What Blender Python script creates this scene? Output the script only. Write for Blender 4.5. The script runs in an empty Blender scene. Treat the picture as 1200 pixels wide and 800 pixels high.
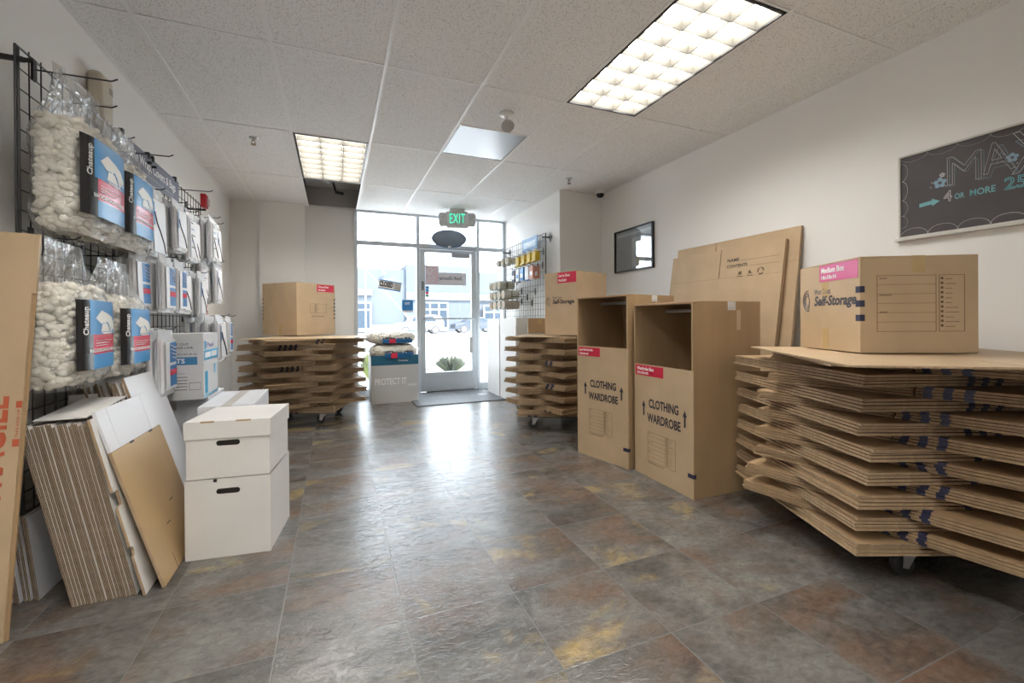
import bpy, bmesh, math, random
from mathutils import Matrix, Vector
PI = math.pi
S = bpy.context.scene
COL = S.collection
random.seed(7)

# ------------------------------------------------------------------ camera
F_PX, YAW, CY, PITCH, ROLL, EYE = 510.62, 0.3872, 376.77, -0.0038, -0.0072, 1.052
sy, cyw = math.sin(YAW), math.cos(YAW)
R0 = Vector((cyw, -sy, 0))
F0 = Vector((sy, cyw, 0))
FW = (F0 * math.cos(PITCH) + Vector((0, 0, 1)) * math.sin(PITCH)).normalized()
U0 = R0.cross(FW)
Rc = R0 * math.cos(ROLL) + U0 * math.sin(ROLL)
Uc = U0 * math.cos(ROLL) - R0 * math.sin(ROLL)
cam = bpy.data.cameras.new('camera')
co = bpy.data.objects.new('camera', cam)
COL.objects.link(co)
m = Matrix.Identity(4)
for i in range(3):
    m[i][0] = Rc[i]; m[i][1] = Uc[i]; m[i][2] = -FW[i]
m[2][3] = EYE
co.matrix_world = m
cam.sensor_fit = 'HORIZONTAL'; cam.sensor_width = 36
cam.lens = F_PX / 1200 * 36
cam.shift_y = (CY - 400) / 1200
cam.clip_start = 0.02; cam.clip_end = 300
S.camera = co

def cw(r, d):
    """right / forward of the standpoint, as metres on the floor plan"""
    return (r * cyw + d * sy, -r * sy + d * cyw)

# ------------------------------------------------------------------ light
S.view_settings.view_transform = 'Standard'
S.view_settings.look = 'None'
S.view_settings.gamma = 1
S.view_settings.exposure = 1.30
S.cycles.use_denoising = True
S.cycles.max_bounces = 10
S.cycles.transparent_max_bounces = 24
S.cycles.sample_clamp_indirect = 6
W = bpy.data.worlds.new('sky'); S.world = W; W.use_nodes = True
W.node_tree.nodes['Background'].inputs[0].default_value = (0.84, 0.92, 1.0, 1)
W.node_tree.nodes['Background'].inputs[1].default_value = 4.0
sun = bpy.data.lights.new('sun', 'SUN'); sun.energy = 7.0; sun.angle = 0.02; sun.color = (1, .96, .9)
so = bpy.data.objects.new('sun', sun); COL.objects.link(so)
so.rotation_euler = Vector((-0.35, 0.55, -0.75)).to_track_quat('-Z', 'Y').to_euler()
TUBE = 11.5       # radiance of the troffer diffusers

# ------------------------------------------------------------------ room measures
XL, XR, YW, ZC = -1.2, 3.064, 6.39, 2.587
YB = -3.2
XB, YJ = 2.49, 4.58          # the wall jog on the right
GX = [-1.2, -.921, -.311, .299, .908, 1.518, 2.127, 2.737, XR]
GY = [-3.2, -2.163, -.944, .276, 1.495, 2.7145, 3.934, 5.153, YW]

# ------------------------------------------------------------------ materials
MATS = {}
def M(name, col=(.5, .5, .5), rough=.5, metal=0., spec=.5, noise=0., nscale=8., bump=0., bscale=60., coat=0., stretch=(1, 1, 1)):
    if name in MATS: return MATS[name]
    mt = bpy.data.materials.new(name); mt.use_nodes = True
    nt = mt.node_tree; b = nt.nodes['Principled BSDF']
    b.inputs['Base Color'].default_value = (*col, 1)
    b.inputs['Roughness'].default_value = rough
    b.inputs['Metallic'].default_value = metal
    b.inputs['Specular IOR Level'].default_value = spec
    if coat: b.inputs['Coat Weight'].default_value = coat
    tc = nt.nodes.new('ShaderNodeTexCoord'); mp = nt.nodes.new('ShaderNodeMapping')
    mp.inputs['Scale'].default_value = stretch
    nt.links.new(tc.outputs['Object'], mp.inputs['Vector'])
    if noise:
        n = nt.nodes.new('ShaderNodeTexNoise'); n.inputs['Scale'].default_value = nscale; n.inputs['Detail'].default_value = 5
        nt.links.new(mp.outputs[0], n.inputs['Vector'])
        r = nt.nodes.new('ShaderNodeMapRange'); r.inputs[1].default_value = .3; r.inputs[2].default_value = .7
        r.inputs[3].default_value = 1 - noise; r.inputs[4].default_value = 1 + noise
        nt.links.new(n.outputs[0], r.inputs[0])
        mx = nt.nodes.new('ShaderNodeVectorMath'); mx.operation = 'SCALE'
        mx.inputs[0].default_value = col
        nt.links.new(r.outputs[0], mx.inputs['Scale'])
        nt.links.new(mx.outputs[0], b.inputs['Base Color'])
    if bump:
        n2 = nt.nodes.new('ShaderNodeTexNoise'); n2.inputs['Scale'].default_value = bscale; n2.inputs['Detail'].default_value = 3
        nt.links.new(mp.outputs[0], n2.inputs['Vector'])
        bp = nt.nodes.new('ShaderNodeBump'); bp.inputs['Strength'].default_value = bump; bp.inputs['Distance'].default_value = .01
        nt.links.new(n2.outputs[0], bp.inputs['Height']); nt.links.new(bp.outputs[0], b.inputs['Normal'])
    MATS[name] = mt
    return mt

def emit(name, col, s):
    if name in MATS: return MATS[name]
    mt = bpy.data.materials.new(name); mt.use_nodes = True; nt = mt.node_tree
    nt.nodes.remove(nt.nodes['Principled BSDF'])
    e = nt.nodes.new('ShaderNodeEmission'); e.inputs[0].default_value = (*col, 1); e.inputs[1].default_value = s
    nt.links.new(e.outputs[0], nt.nodes['Material Output'].inputs[0]); MATS[name] = mt
    return mt

def clear(name, tint=(1, 1, 1), gloss=.12, rough=.05, bump=0., bscale=14., milk=0.):
    """thin clear sheet: see-through with a mirror sheen, optional milky share"""
    mt = bpy.data.materials.new(name); mt.use_nodes = True; nt = mt.node_tree
    nt.nodes.remove(nt.nodes['Principled BSDF'])
    tr = nt.nodes.new('ShaderNodeBsdfTransparent'); tr.inputs[0].default_value = (*tint, 1)
    gl = nt.nodes.new('ShaderNodeBsdfGlossy'); gl.inputs['Roughness'].default_value = rough
    mx = nt.nodes.new('ShaderNodeMixShader')
    lw = nt.nodes.new('ShaderNodeLayerWeight'); lw.inputs[0].default_value = .25
    mr = nt.nodes.new('ShaderNodeMapRange'); mr.inputs[3].default_value = gloss; mr.inputs[4].default_value = min(1, gloss + .55)
    nt.links.new(lw.outputs['Fresnel'], mr.inputs[0]); nt.links.new(mr.outputs[0], mx.inputs[0])
    src = tr
    if milk:
        df = nt.nodes.new('ShaderNodeBsdfDiffuse'); df.inputs[0].default_value = (.9, .91, .93, 1)
        m2 = nt.nodes.new('ShaderNodeMixShader'); m2.inputs[0].default_value = milk
        nt.links.new(tr.outputs[0], m2.inputs[1]); nt.links.new(df.outputs[0], m2.inputs[2]); src = m2
    nt.links.new(src.outputs[0], mx.inputs[1]); nt.links.new(gl.outputs[0], mx.inputs[2])
    if bump:
        tc = nt.nodes.new('ShaderNodeTexCoord'); n2 = nt.nodes.new('ShaderNodeTexNoise')
        n2.inputs['Scale'].default_value = bscale; n2.inputs['Detail'].default_value = 2; n2.inputs['Distortion'].default_value = 1.5
        nt.links.new(tc.outputs['Object'], n2.inputs['Vector'])
        bp = nt.nodes.new('ShaderNodeBump'); bp.inputs['Strength'].default_value = bump; bp.inputs['Distance'].default_value = .03
        nt.links.new(n2.outputs[0], bp.inputs['Height']); nt.links.new(bp.outputs[0], gl.inputs['Normal'])
    nt.links.new(mx.outputs[0], nt.nodes['Material Output'].inputs[0]); MATS[name] = mt
    return mt

def floor_mat():
    mt = bpy.data.materials.new('slate_tile'); mt.use_nodes = True; nt = mt.node_tree; L = nt.links
    b = nt.nodes['Principled BSDF']
    def N(t, **k):
        n = nt.nodes.new('ShaderNode' + t)
        for a, v in k.items(): setattr(n, a, v)
        return n
    def math_(op, a, c=None):
        n = N('Math', operation=op)
        for i, v in ((0, a), (1, c)):
            if v is None: continue
            if isinstance(v, (int, float)): n.inputs[i].default_value = v
            else: L.new(v, n.inputs[i])
        return n.outputs[0]
    tc = N('TexCoord'); sp = N('SeparateXYZ'); L.new(tc.outputs['Object'], sp.inputs[0])
    T = .4064
    u = math_('DIVIDE', math_('SUBTRACT', sp.outputs[0], .2245), T)
    v = math_('DIVIDE', math_('SUBTRACT', sp.outputs[1], 1.5565), T)
    iu = math_('FLOOR', u); iv = math_('FLOOR', v)
    fu = math_('SUBTRACT', u, iu); fv = math_('SUBTRACT', v, iv)
    du = math_('MINIMUM', fu, math_('SUBTRACT', 1., fu)); dv = math_('MINIMUM', fv, math_('SUBTRACT', 1., fv))
    dm = math_('MINIMUM', du, dv)
    joint = N('MapRange'); joint.inputs[1].default_value = .003; joint.inputs[2].default_value = .0075
    joint.inputs[3].default_value = 1; joint.inputs[4].default_value = 0; L.new(dm, joint.inputs[0])
    cb = N('CombineXYZ'); L.new(iu, cb.inputs[0]); L.new(iv, cb.inputs[1])
    wn = N('TexWhiteNoise'); wn.noise_dimensions = '3D'; L.new(cb.outputs[0], wn.inputs[0])
    sc = N('VectorMath', operation='SCALE'); sc.inputs['Scale'].default_value = 9.; L.new(wn.outputs['Color'], sc.inputs[0])
    ad = N('VectorMath', operation='ADD'); L.new(sc.outputs[0], ad.inputs[0]); L.new(tc.outputs['Object'], ad.inputs[1])
    # soft streaks that run slantwise across each tile
    mp = N('Mapping'); mp.inputs['Rotation'].default_value = (0, 0, .9); mp.inputs['Scale'].default_value = (1, 1.5, 1)
    L.new(ad.outputs[0], mp.inputs[0])
    def noise(scale, detail, dist=0., src=None, rough=.55):
        n = N('TexNoise'); n.inputs['Scale'].default_value = scale; n.inputs['Detail'].default_value = detail
        n.inputs['Distortion'].default_value = dist; n.inputs['Roughness'].default_value = rough
        L.new(src or mp.outputs[0], n.inputs['Vector']); return n.outputs[0]
    big = noise(2.2, 9, .5, rough=.68)
    base = N('ValToRGB'); L.new(big, base.inputs[0])
    cr = base.color_ramp; cr.elements[0].position = .22; cr.elements[0].color = (.040, .036, .032, 1)
    cr.elements[1].position = .82; cr.elements[1].color = (.235, .225, .205, 1)
    e = cr.elements.new(.50); e.color = (.125, .119, .110, 1)
    def over(prev, col, scale, lo, hi, dist=.8, off=0., amt=.85):
        mo = N('VectorMath', operation='ADD'); mo.inputs[1].default_value = (off, off * .7, off); L.new(mp.outputs[0], mo.inputs[0])
        mr = N('MapRange'); mr.inputs[1].default_value = lo; mr.inputs[2].default_value = hi; mr.inputs[4].default_value = amt
        L.new(noise(scale, 8, dist, mo.outputs[0], rough=.62), mr.inputs[0])
        mx = N('Mix', data_type='RGBA'); L.new(mr.outputs[0], mx.inputs[0]); L.new(prev, mx.inputs[6])
        mx.inputs[7].default_value = (*col, 1); return mx.outputs[2]
    c = over(base.outputs[0], (.150, .080, .045), 1.7, .48, .72, .5, 3.)
    c = over(c, (.034, .030, .028), 2.0, .53, .72, .5, 11.)
    c = over(c, (.40, .28, .10), 1.9, .575, .74, .5, 23., .8)
    fine = N('MapRange'); fine.inputs[1].default_value = .3; fine.inputs[2].default_value = .7; fine.inputs[3].default_value = .72; fine.inputs[4].default_value = 1.25
    L.new(noise(26., 6, .6, rough=.7), fine.inputs[0])
    sv = N('VectorMath', operation='SCALE'); L.new(c, sv.inputs[0]); L.new(fine.outputs[0], sv.inputs['Scale']); c = sv.outputs[0]
    mx = N('Mix', data_type='RGBA'); L.new(joint.outputs[0], mx.inputs[0]); L.new(c, mx.inputs[6]); mx.inputs[7].default_value = (.15, .145, .135, 1)
    L.new(mx.outputs[2], b.inputs['Base Color'])
    b.inputs['Roughness'].default_value = .235
    b.inputs['Specular IOR Level'].default_value = .62
    mr2 = N('Mapping'); mr2.inputs['Rotation'].default_value = (0, 0, -.4); mr2.inputs['Scale'].default_value = (1, 2.6, 1); L.new(ad.outputs[0], mr2.inputs[0])
    ridge = math_('POWER', math_('SUBTRACT', 1., math_('MULTIPLY', math_('ABSOLUTE', math_('SUBTRACT', noise(13., 3, 1.2, mr2.outputs[0]), .5)), 2.)), 14.)
    h = math_('ADD', math_('MULTIPLY', ridge, .35), math_('MULTIPLY', noise(70., 4, .4, mr2.outputs[0]), .35))
    h = math_('ADD', h, math_('MULTIPLY', noise(11., 3, .5, mr2.outputs[0]), .5))
    h = math_('SUBTRACT', h, math_('MULTIPLY', joint.outputs[0], .25))
    bp = N('Bump'); bp.inputs['Strength'].default_value = .35; bp.inputs['Distance'].default_value = .0035
    L.new(h, bp.inputs['Height']); L.new(bp.outputs[0], b.inputs['Normal'])
    return mt

def ceiling_mat():
    mt = bpy.data.materials.new('acoustic_tile'); mt.use_nodes = True; nt = mt.node_tree; L = nt.links
    b = nt.nodes['Principled BSDF']; b.inputs['Roughness'].default_value = .9; b.inputs['Specular IOR Level'].default_value = .1
    tc = nt.nodes.new('ShaderNodeTexCoord')
    v = nt.nodes.new('ShaderNodeTexNoise'); v.inputs['Scale'].default_value = 130; v.inputs['Detail'].default_value = 2
    L.new(tc.outputs['Object'], v.inputs['Vector'])
    r = nt.nodes.new('ShaderNodeValToRGB'); r.color_ramp.elements[0].position = .33; r.color_ramp.elements[0].color = (.56, .55, .54, 1)
    r.color_ramp.elements[1].position = .44; r.color_ramp.elements[1].color = (.86, .855, .85, 1)
    L.new(v.outputs[0], r.inputs[0]); L.new(r.outputs[0], b.inputs['Base Color'])
    bp = nt.nodes.new('ShaderNodeBump'); bp.inputs['Strength'].default_value = .25; bp.inputs['Distance'].default_value = .004
    L.new(v.outputs[0], bp.inputs['Height']); L.new(bp.outputs[0], b.inputs['Normal'])
    return mt

wall_m = M('wall_paint', (.86, .845, .82), .55, bump=.03, bscale=180)
tbar_m = M('tbar_white', (.84, .84, .84), .4)
alu = M('anodised_aluminium', (.60, .64, .68), .40, .45)
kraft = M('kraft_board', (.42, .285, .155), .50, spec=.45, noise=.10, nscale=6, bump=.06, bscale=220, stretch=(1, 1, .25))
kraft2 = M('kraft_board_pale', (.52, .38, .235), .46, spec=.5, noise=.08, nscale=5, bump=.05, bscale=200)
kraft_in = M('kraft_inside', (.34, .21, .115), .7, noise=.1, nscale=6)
flute = M('corrugated_edge', (.37, .26, .155), .9, noise=.2, nscale=60, stretch=(1, 1, .2))
flute_l = M('corrugated_edge_pale', (.43, .31, .195), .9, noise=.2, nscale=60, stretch=(1, 1, .2))
white_b = M('white_board', (.78, .76, .73), .5, noise=.03, nscale=4)
white_g = M('white_board_cool', (.76, .77, .80), .42)
ink = M('black_print', (.022, .02, .03), .5)
ink_soft = M('faded_print', (.14, .09, .05), .6)
navy = M('navy_print', (.02, .022, .06), .5)
grey_ink = M('grey_print', (.12, .12, .13), .6)
red_l = M('red_label', (.62, .018, .06), .35)
pink_l = M('glare_paled_red_label', (.62, .10, .26), .25)  # red label paled to pink: glare put into the colour
white_p = M('white_print', (.9, .9, .9), .4)
black_w = M('black_wire', (.012, .012, .014), .35)
black_m = M('black_metal', (.02, .02, .022), .4)
chrome = M('zinc_metal', (.55, .55, .56), .28, .9)
tape_m = M('clear_packing_tape', (.56, .40, .20), .12, spec=.7)
foam = M('packing_peanut', (.96, .92, .82), .6, noise=.05, nscale=20)
blue_l = M('blue_print', (.03, .22, .55), .3)
teal_l = M('teal_print', (.02, .30, .48), .3)
cyan_l = M('light_blue_print', (.05, .42, .70), .3)
lab_red = M('bag_red', (.68, .03, .08), .25)
lab_blk = M('bag_black', (.02, .02, .022), .25)
lab_blue = M('bag_blue', (.03, .24, .60), .25)
lab_wht = M('bag_white', (.86, .85, .80), .35)
plastic = clear('clear_bag_film', gloss=.05, rough=.12, bump=.9, milk=.10)
pouch = clear('clear_pouch_film', gloss=.10, rough=.15, bump=.8, bscale=25, milk=.45)
glass = clear('window_glass', tint=(.97, .985, .99), gloss=.03, rough=.0)
beige = M('beige_plastic', (.60, .54, .44), .45)
white_pl = M('white_plastic', (.80, .80, .79), .4)
grey_pl = M('grey_plastic', (.45, .45, .46), .5)

# ------------------------------------------------------------------ helpers
class MB:
    def __init__(s): s.bm = bmesh.new()
    def _n(s, vs, fs, mi, T):
        T = T or Matrix.Identity(4)
        bv = [s.bm.verts.new(T @ Vector(v)) for v in vs]
        out = []
        for f in fs:
            try:
                q = s.bm.faces.new([bv[i] for i in f]); q.material_index = mi; out.append(q)
            except ValueError: pass
        return out
    def box(s, a, b, mi=0, T=None, side=None):
        x0, y0, z0 = a; x1, y1, z1 = b
        vs = [(x0, y0, z0), (x1, y0, z0), (x1, y1, z0), (x0, y1, z0), (x0, y0, z1), (x1, y0, z1), (x1, y1, z1), (x0, y1, z1)]
        fs = [(3, 2, 1, 0), (4, 5, 6, 7), (0, 1, 5, 4), (1, 2, 6, 5), (2, 3, 7, 6), (3, 0, 4, 7)]
        r = s._n(vs, fs, mi, T)
        if side is not None:
            for q in r[2:]: q.material_index = side
        return s
    def prism(s, pts, z0, z1, mi=0, T=None, side=None):
        n = len(pts)
        vs = [(x, y, z0) for x, y in pts] + [(x, y, z1) for x, y in pts]
        fs = [tuple(range(n))[::-1], tuple(range(n, 2 * n))] + [(i, (i + 1) % n, n + (i + 1) % n, n + i) for i in range(n)]
        r = s._n(vs, fs, mi, T)
        if side is not None:
            for q in r[2:]: q.material_index = side
        return s
    def tube(s, pts, r, seg=6, mi=0, T=None, closed=False):
        P = [Vector(p) for p in pts]; n = len(P); vs = []; rr = r if isinstance(r, (list, tuple)) else [r] * n
        up = None
        for i in range(n):
            t = (P[(i + 1) % n] - P[i - 1]) if closed else (P[min(i + 1, n - 1)] - P[max(i - 1, 0)])
            t.normalize()
            if up is None:
                a = Vector((0, 0, 1)) if abs(t.z) < .9 else Vector((1, 0, 0))
                up = t.cross(a).normalized()
            else:
                up = (up - t * up.dot(t)).normalized()
            w = t.cross(up)
            for k in range(seg):
                an = 2 * PI * k / seg
                vs.append(tuple(P[i] + (up * math.cos(an) + w * math.sin(an)) * rr[i]))
        fs = []
        for i in range(n if closed else n - 1):
            j = (i + 1) % n
            for k in range(seg):
                k2 = (k + 1) % seg
                fs.append((i * seg + k, i * seg + k2, j * seg + k2, j * seg + k))
        if not closed:
            fs.append(tuple(range(seg))[::-1]); fs.append(tuple(range((n - 1) * seg, n * seg)))
        s._n(vs, fs, mi, T); return s
    def lathe(s, prof, seg=24, mi=0, T=None):
        vs = []; n = len(prof)
        for r, z in prof:
            for k in range(seg):
                a = 2 * PI * k / seg; vs.append((max(r, 1e-5) * math.cos(a), max(r, 1e-5) * math.sin(a), z))
        fs = []
        for i in range(n - 1):
            for k in range(seg):
                k2 = (k + 1) % seg; fs.append((i * seg + k, i * seg + k2, (i + 1) * seg + k2, (i + 1) * seg + k))
        fs.append(tuple(range(seg))[::-1]); fs.append(tuple(range((n - 1) * seg, n * seg)))
        s._n(vs, fs, mi, T); return s
    def grid(s, fn, nu, nv, mi=0, T=None, mfn=None, closed_u=False):
        T = T or Matrix.Identity(4); g = []
        for i in range(nu + (0 if closed_u else 1)):
            g.append([s.bm.verts.new(T @ Vector(fn(i / nu, j / nv))) for j in range(nv + 1)])
        for i in range(nu):
            i2 = (i + 1) % nu if closed_u else i + 1
            for j in range(nv):
                q = s.bm.faces.new((g[i][j], g[i2][j], g[i2][j + 1], g[i][j + 1]))
                q.material_index = mfn(i, j) if mfn else mi
        return s
    def build(s, name, mats, parent=None, bevel=0., smooth=False, solid=0., norm=True, segs=2):
        me = bpy.data.meshes.new(name)
        if norm: bmesh.ops.recalc_face_normals(s.bm, faces=s.bm.faces)
        s.bm.to_mesh(me); s.bm.free()
        for x in (mats if isinstance(mats, (list, tuple)) else [mats]): me.materials.append(x)
        if smooth:
            for p in me.polygons: p.use_smooth = True
        o = bpy.data.objects.new(name, me); COL.objects.link(o)
        if parent is not None: o.parent = parent
        if solid:
            q = o.modifiers.new('solid', 'SOLIDIFY'); q.thickness = solid; q.offset = 0
        if bevel:
            q = o.modifiers.new('bevel', 'BEVEL'); q.width = bevel; q.segments = segs; q.limit_method = 'ANGLE'
        return o

def tag(o, label=None, cat=None, group=None, kind=None):
    if label: o['label'] = label
    if cat: o['category'] = cat
    if group: o['group'] = group
    if kind: o['kind'] = kind
    return o

def thing(name, label, cat, loc=(0, 0, 0), rz=0., group=None, rx=0., ry=0.):
    o = bpy.data.objects.new(name, None); COL.objects.link(o)
    o.empty_display_size = .1; o.location = loc; o.rotation_euler = (rx, ry, rz)
    return tag(o, label, cat, group)

def copy_tree(o, parent=None):
    c = o.copy(); COL.objects.link(c); c.parent = parent
    for ch in list(o.children): copy_tree(ch, c)
    return c

def struct(o): o['kind'] = 'structure'; return o

def faceM(origin, xdir, up=(0, 0, 1)):
    x = Vector(xdir).normalized(); u = Vector(up).normalized(); n = x.cross(u)
    T = Matrix.Identity(4)
    for i in range(3): T[i][0] = x[i]; T[i][1] = u[i]; T[i][2] = n[i]; T[i][3] = origin[i]
    return T
def off(T, x, y, z=0.): return T @ Matrix.Translation((x, y, z))

def text(name, s, T, h, mat, parent, width=None, bold=0., shear=0., lift=.0006, align='LEFT', outline=0., warp=None, label=None, spacing=1.):
    cu = bpy.data.curves.new(name, 'FONT'); cu.body = s; cu.size = 1.; cu.shear = shear; cu.offset = bold; cu.space_character = spacing
    cu.resolution_u = 3
    if outline: cu.fill_mode = 'NONE'; cu.bevel_depth = outline; cu.bevel_resolution = 0
    else: cu.extrude = .001
    tmp = bpy.data.objects.new(name, cu); COL.objects.link(tmp)
    me = bpy.data.meshes.new_from_object(tmp.evaluated_get(bpy.context.evaluated_depsgraph_get()))
    bpy.data.objects.remove(tmp); bpy.data.curves.remove(cu)
    xs = [v.co.x for v in me.vertices]; ys = [v.co.y for v in me.vertices]
    x0, x1, y0, y1 = min(xs), max(xs), min(ys), max(ys)
    k = h / (y1 - y0); kx = k if width is None else width / (x1 - x0)
    dx = 0 if align == 'LEFT' else -(x1 - x0) * kx / 2
    for v in me.vertices:
        p = Vector(((v.co.x - x0) * kx + dx, (v.co.y - y0) * k, v.co.z * (k if outline else .3) + lift))
        v.co = (warp(T, p) if warp else T @ p)
    me.materials.clear(); me.materials.append(mat); me.name = name
    o = bpy.data.objects.new(name, me); COL.objects.link(o); o.parent = parent
    if label: o['label'] = label
    return o

def lines_form(T, w, h, parent, mat, lw=.0022, rows=6, split=.68, name='printed_form', header=True):
    b = MB(); z0, z1 = .0003, .0009
    def r(x0, y0, x1, y1): b.box((x0, y0, z0), (x1, y1, z1), 0, T)
    for (x0, x1) in ((0, w * split), (w * split + w * .03, w)):
        r(x0, 0, x1, lw); r(x0, h - lw, x1, h); r(x0, 0, x0 + lw, h); r(x1 - lw, 0, x1, h)
    for i in range(1, rows):
        y = h * i / rows; r(0, y, w * split, y + lw * .7)
    n = rows * 2
    xa = w * split + w * .05
    for i in range(1, n):
        y = h * i / n
        r(xa, y, xa + w * .03, y + w * .03)
        r(xa + w * .05, y, xa + w * (.10 + .12 * random.random()), y + lw * 1.2)
    if header:
        for i in range(3): r(w * .03, h * (1 - .06 - .3 * i), w * (.12 + .05 * (i % 2)), h * (1 - .045 - .3 * i))
    return b.build(name, mat, parent)

def arrow(T, h, w, parent, mat, name='printed_arrow'):
    b = MB()
    b.prism([(-w * .2, 0), (w * .2, 0), (w * .2, h * .62), (w * .5, h * .62), (0, h), (-w * .5, h * .62), (-w * .2, h * .62)], .0003, .0009, 0, T)
    return b.build(name, mat, parent)

def size_label(T, w, h, parent, l1, l2, mat=None):
    p = MB().box((0, 0, .0002), (w, h, .0012), 0, T).build('size_label', mat or red_l, parent)
    text('label_text', l1, off(T, w * .06, h * .50, .0012), h * .34, white_p, p, width=w * .62, bold=.02)
    text('label_text', l2, off(T, w * .06, h * .14, .0012), h * .24, white_p, p, width=w * .42, bold=.02)
    p['label'] = 'red size label with white lettering'
    return p

def logo(T, w, parent, mats=None):
    """round emblem and two lines of lettering"""
    a, g = mats or (ink, grey_ink)
    h = w * .25
    b = MB()
    for rr in (.16, .12, .08):
        b.tube([(w * .1 + w * rr * .62 * math.cos(t), h * .5 + w * rr * .8 * math.sin(t), .0006) for t in [PI * .45 + i * PI * 1.15 / 12 for i in range(13)]], w * .006, 4, 0, T)
    b.tube([(w * .12, h * .1, .0006), (w * .14, h * .5, .0006), (w * .11, h * .9, .0006)], w * .006, 4, 0, T)
    b.build('printed_emblem', g, parent)
    text('lettering', 'West Coast', off(T, w * .24, h * .78), h * .26, g, parent, width=w * .32, bold=.01)
    text('lettering', 'Self-Storage', off(T, w * .24, h * .08), h * .62, a, parent, width=w * .76, bold=.03, shear=.2)

# ================================================================== SETTING
# floor, walls
fl = MB().box((XL - .3, YB - .2, -.1), (XR + .3, YW + .06, 0)).build('floor', floor_mat()); struct(fl)
struct(MB().box((XL - .15, YB - .15, 0), (XL, YW + .1, 3.3)).build('wall_left', wall_m))
struct(MB().box((XR, YB - .15, 0), (XR + .15, YJ, 3.3)).build('wall_right', wall_m))
struct(MB().box((XB, YJ, 0), (XR + .15, YW + .1, 3.3)).build('wall_jog', wall_m))
struct(MB().box((XL - .15, YB - .15, 0), (XR + .15, YB, 3.3)).build('wall_rear', wall_m))
struct(MB().box((XL, YW, 0), (.26, YW + .15, 3.3)).build('wall_front', wall_m))
struct(MB().box((-.866, YW - .09, 0), (-.35, YW, ZC - .004)).build('wall_pilaster', wall_m))
struct(MB().box((.26, YW, ZC - .002), (XB, YW + .15, 3.3)).build('wall_header', wall_m))
struct(MB().box((XL - .3, YB - .3, 3.3), (XR + .4, YW + .6, 3.45)).build('roof', wall_m))

# ceiling
LIGHTS = [(5, 4), (2, 6), (2, 3), (2, 2), (5, 0)]     # (column, row) cells of troffers; the last three are unseen, added as extra light
cb = MB()
for i in range(8):
    for j in range(8):
        if (i, j) in LIGHTS: continue
        y0, y1 = GY[j], GY[j + 1]
        if (i, j) == (2, 7): continue
        if (i, j) == (4, 5): y1 = 3.324
        cb.box((GX[i], y0, ZC), (GX[i + 1], y1, ZC + .018))
struct(cb.build('ceiling', ceiling_mat()))
tb = MB(); hw = .0105
for x in GX[1:-1]: tb.box((x - hw, YB, ZC - .004), (x + hw, YW, ZC + .001))
for y in GY[1:-1]: tb.box((XL, y - hw * .55, ZC - .0036), (XR, y + hw * .55, ZC + .001))
tb.box((.908, 3.324 - hw * .6, ZC - .0037), (1.518, 3.324 + hw * .6, ZC + .001))
for (a, b_, c, d) in ((XL, YB, XL + .018, YW), (XR - .018, YB, XR, YJ), (XL, YW - .018, XB, YW), (XB - .018, YJ, XB, YW), (XB, YJ - .018, XR, YJ)):
    tb.box((a, b_, ZC - .003), (c, d, ZC + .001))
struct(tb.build('ceiling_grid', tbar_m))
# the missing tile: an open plenum with duct
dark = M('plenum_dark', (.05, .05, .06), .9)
gyp = M('plenum_board', (.36, .35, .33), .8)
pl = MB()
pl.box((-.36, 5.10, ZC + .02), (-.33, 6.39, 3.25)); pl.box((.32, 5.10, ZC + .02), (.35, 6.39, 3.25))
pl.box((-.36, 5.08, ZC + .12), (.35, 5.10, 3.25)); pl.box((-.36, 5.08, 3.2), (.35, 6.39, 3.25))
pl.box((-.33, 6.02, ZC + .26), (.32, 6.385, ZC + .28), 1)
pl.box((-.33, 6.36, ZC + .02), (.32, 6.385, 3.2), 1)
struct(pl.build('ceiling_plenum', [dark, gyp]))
duct = MB().tube([(-.12, 5.55, 3.18), (-.12, 5.62, 2.95), (-.13, 5.70, 2.76)], .085, 16).tube([(-.12, 5.69, 2.775), (-.13, 5.705, 2.745)], .092, 16)
tag(duct.build('duct_pipe', M('duct_grey', (.42, .42, .43), .5, .3), smooth=True), 'grey round duct pipe showing through the missing ceiling tile', 'duct')
tag(MB().tube([(.0, 6.05, 2.83), (.03, 6.03, 2.72), (.06, 6.02, 2.70)], .012, 8).tube([(.03, 6.0, 2.70), (.12, 6.04, 2.70)], .02, 8).build('pipe_clamp', black_m), 'small dark clamp hanging inside the opening of the missing ceiling tile', 'clamp')

# storefront
zt = 2.14
def frame_member(b, x0, x1, z0, z1, y0=YW - .03, y1=YW + .09): b.box((x0, y0, z0), (x1, y1, z1))
def window(name, x0, x1, zs, lft=True, rgt=True):
    b = MB(); fw = .045
    if lft: frame_member(b, x0, x0 + fw, 0, ZC)
    if rgt: frame_member(b, x1 - fw, x1, 0, ZC)
    xa = x0 + (fw if lft else 0); xb = x1 - (fw if rgt else 0)
    for z0, z1 in zs: frame_member(b, xa, xb, z0, z1, YW - .025, YW + .085)
    o = struct(b.build(name, alu, bevel=.003))
    zz = sorted(zs)
    for k in range(len(zz) - 1):
        MB().box((xa, YW + .025, zz[k][1]), (xb, YW + .031, zz[k + 1][0])).build('glass_pane', glass, o)
    return o
window('window_1', .26, 1.155, [(0, .10), (zt - .03, zt + .03), (ZC - .03, ZC)])
window('window_2', 1.155, 2.02, [(zt - .035, zt + .035), (ZC - .03, ZC)], False, False)
window('window_3', 2.02, XB, [(0, .10), (zt - .03, zt + .03), (ZC - .03, ZC)])
d = MB()
DX0, DX1 = 1.162, 2.013
d.box((DX0, YW - .01, .012), (DX0 + .075, YW + .035, zt - .04)); d.box((DX1 - .075, YW - .01, .012), (DX1, YW + .035, zt - .04))
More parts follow.
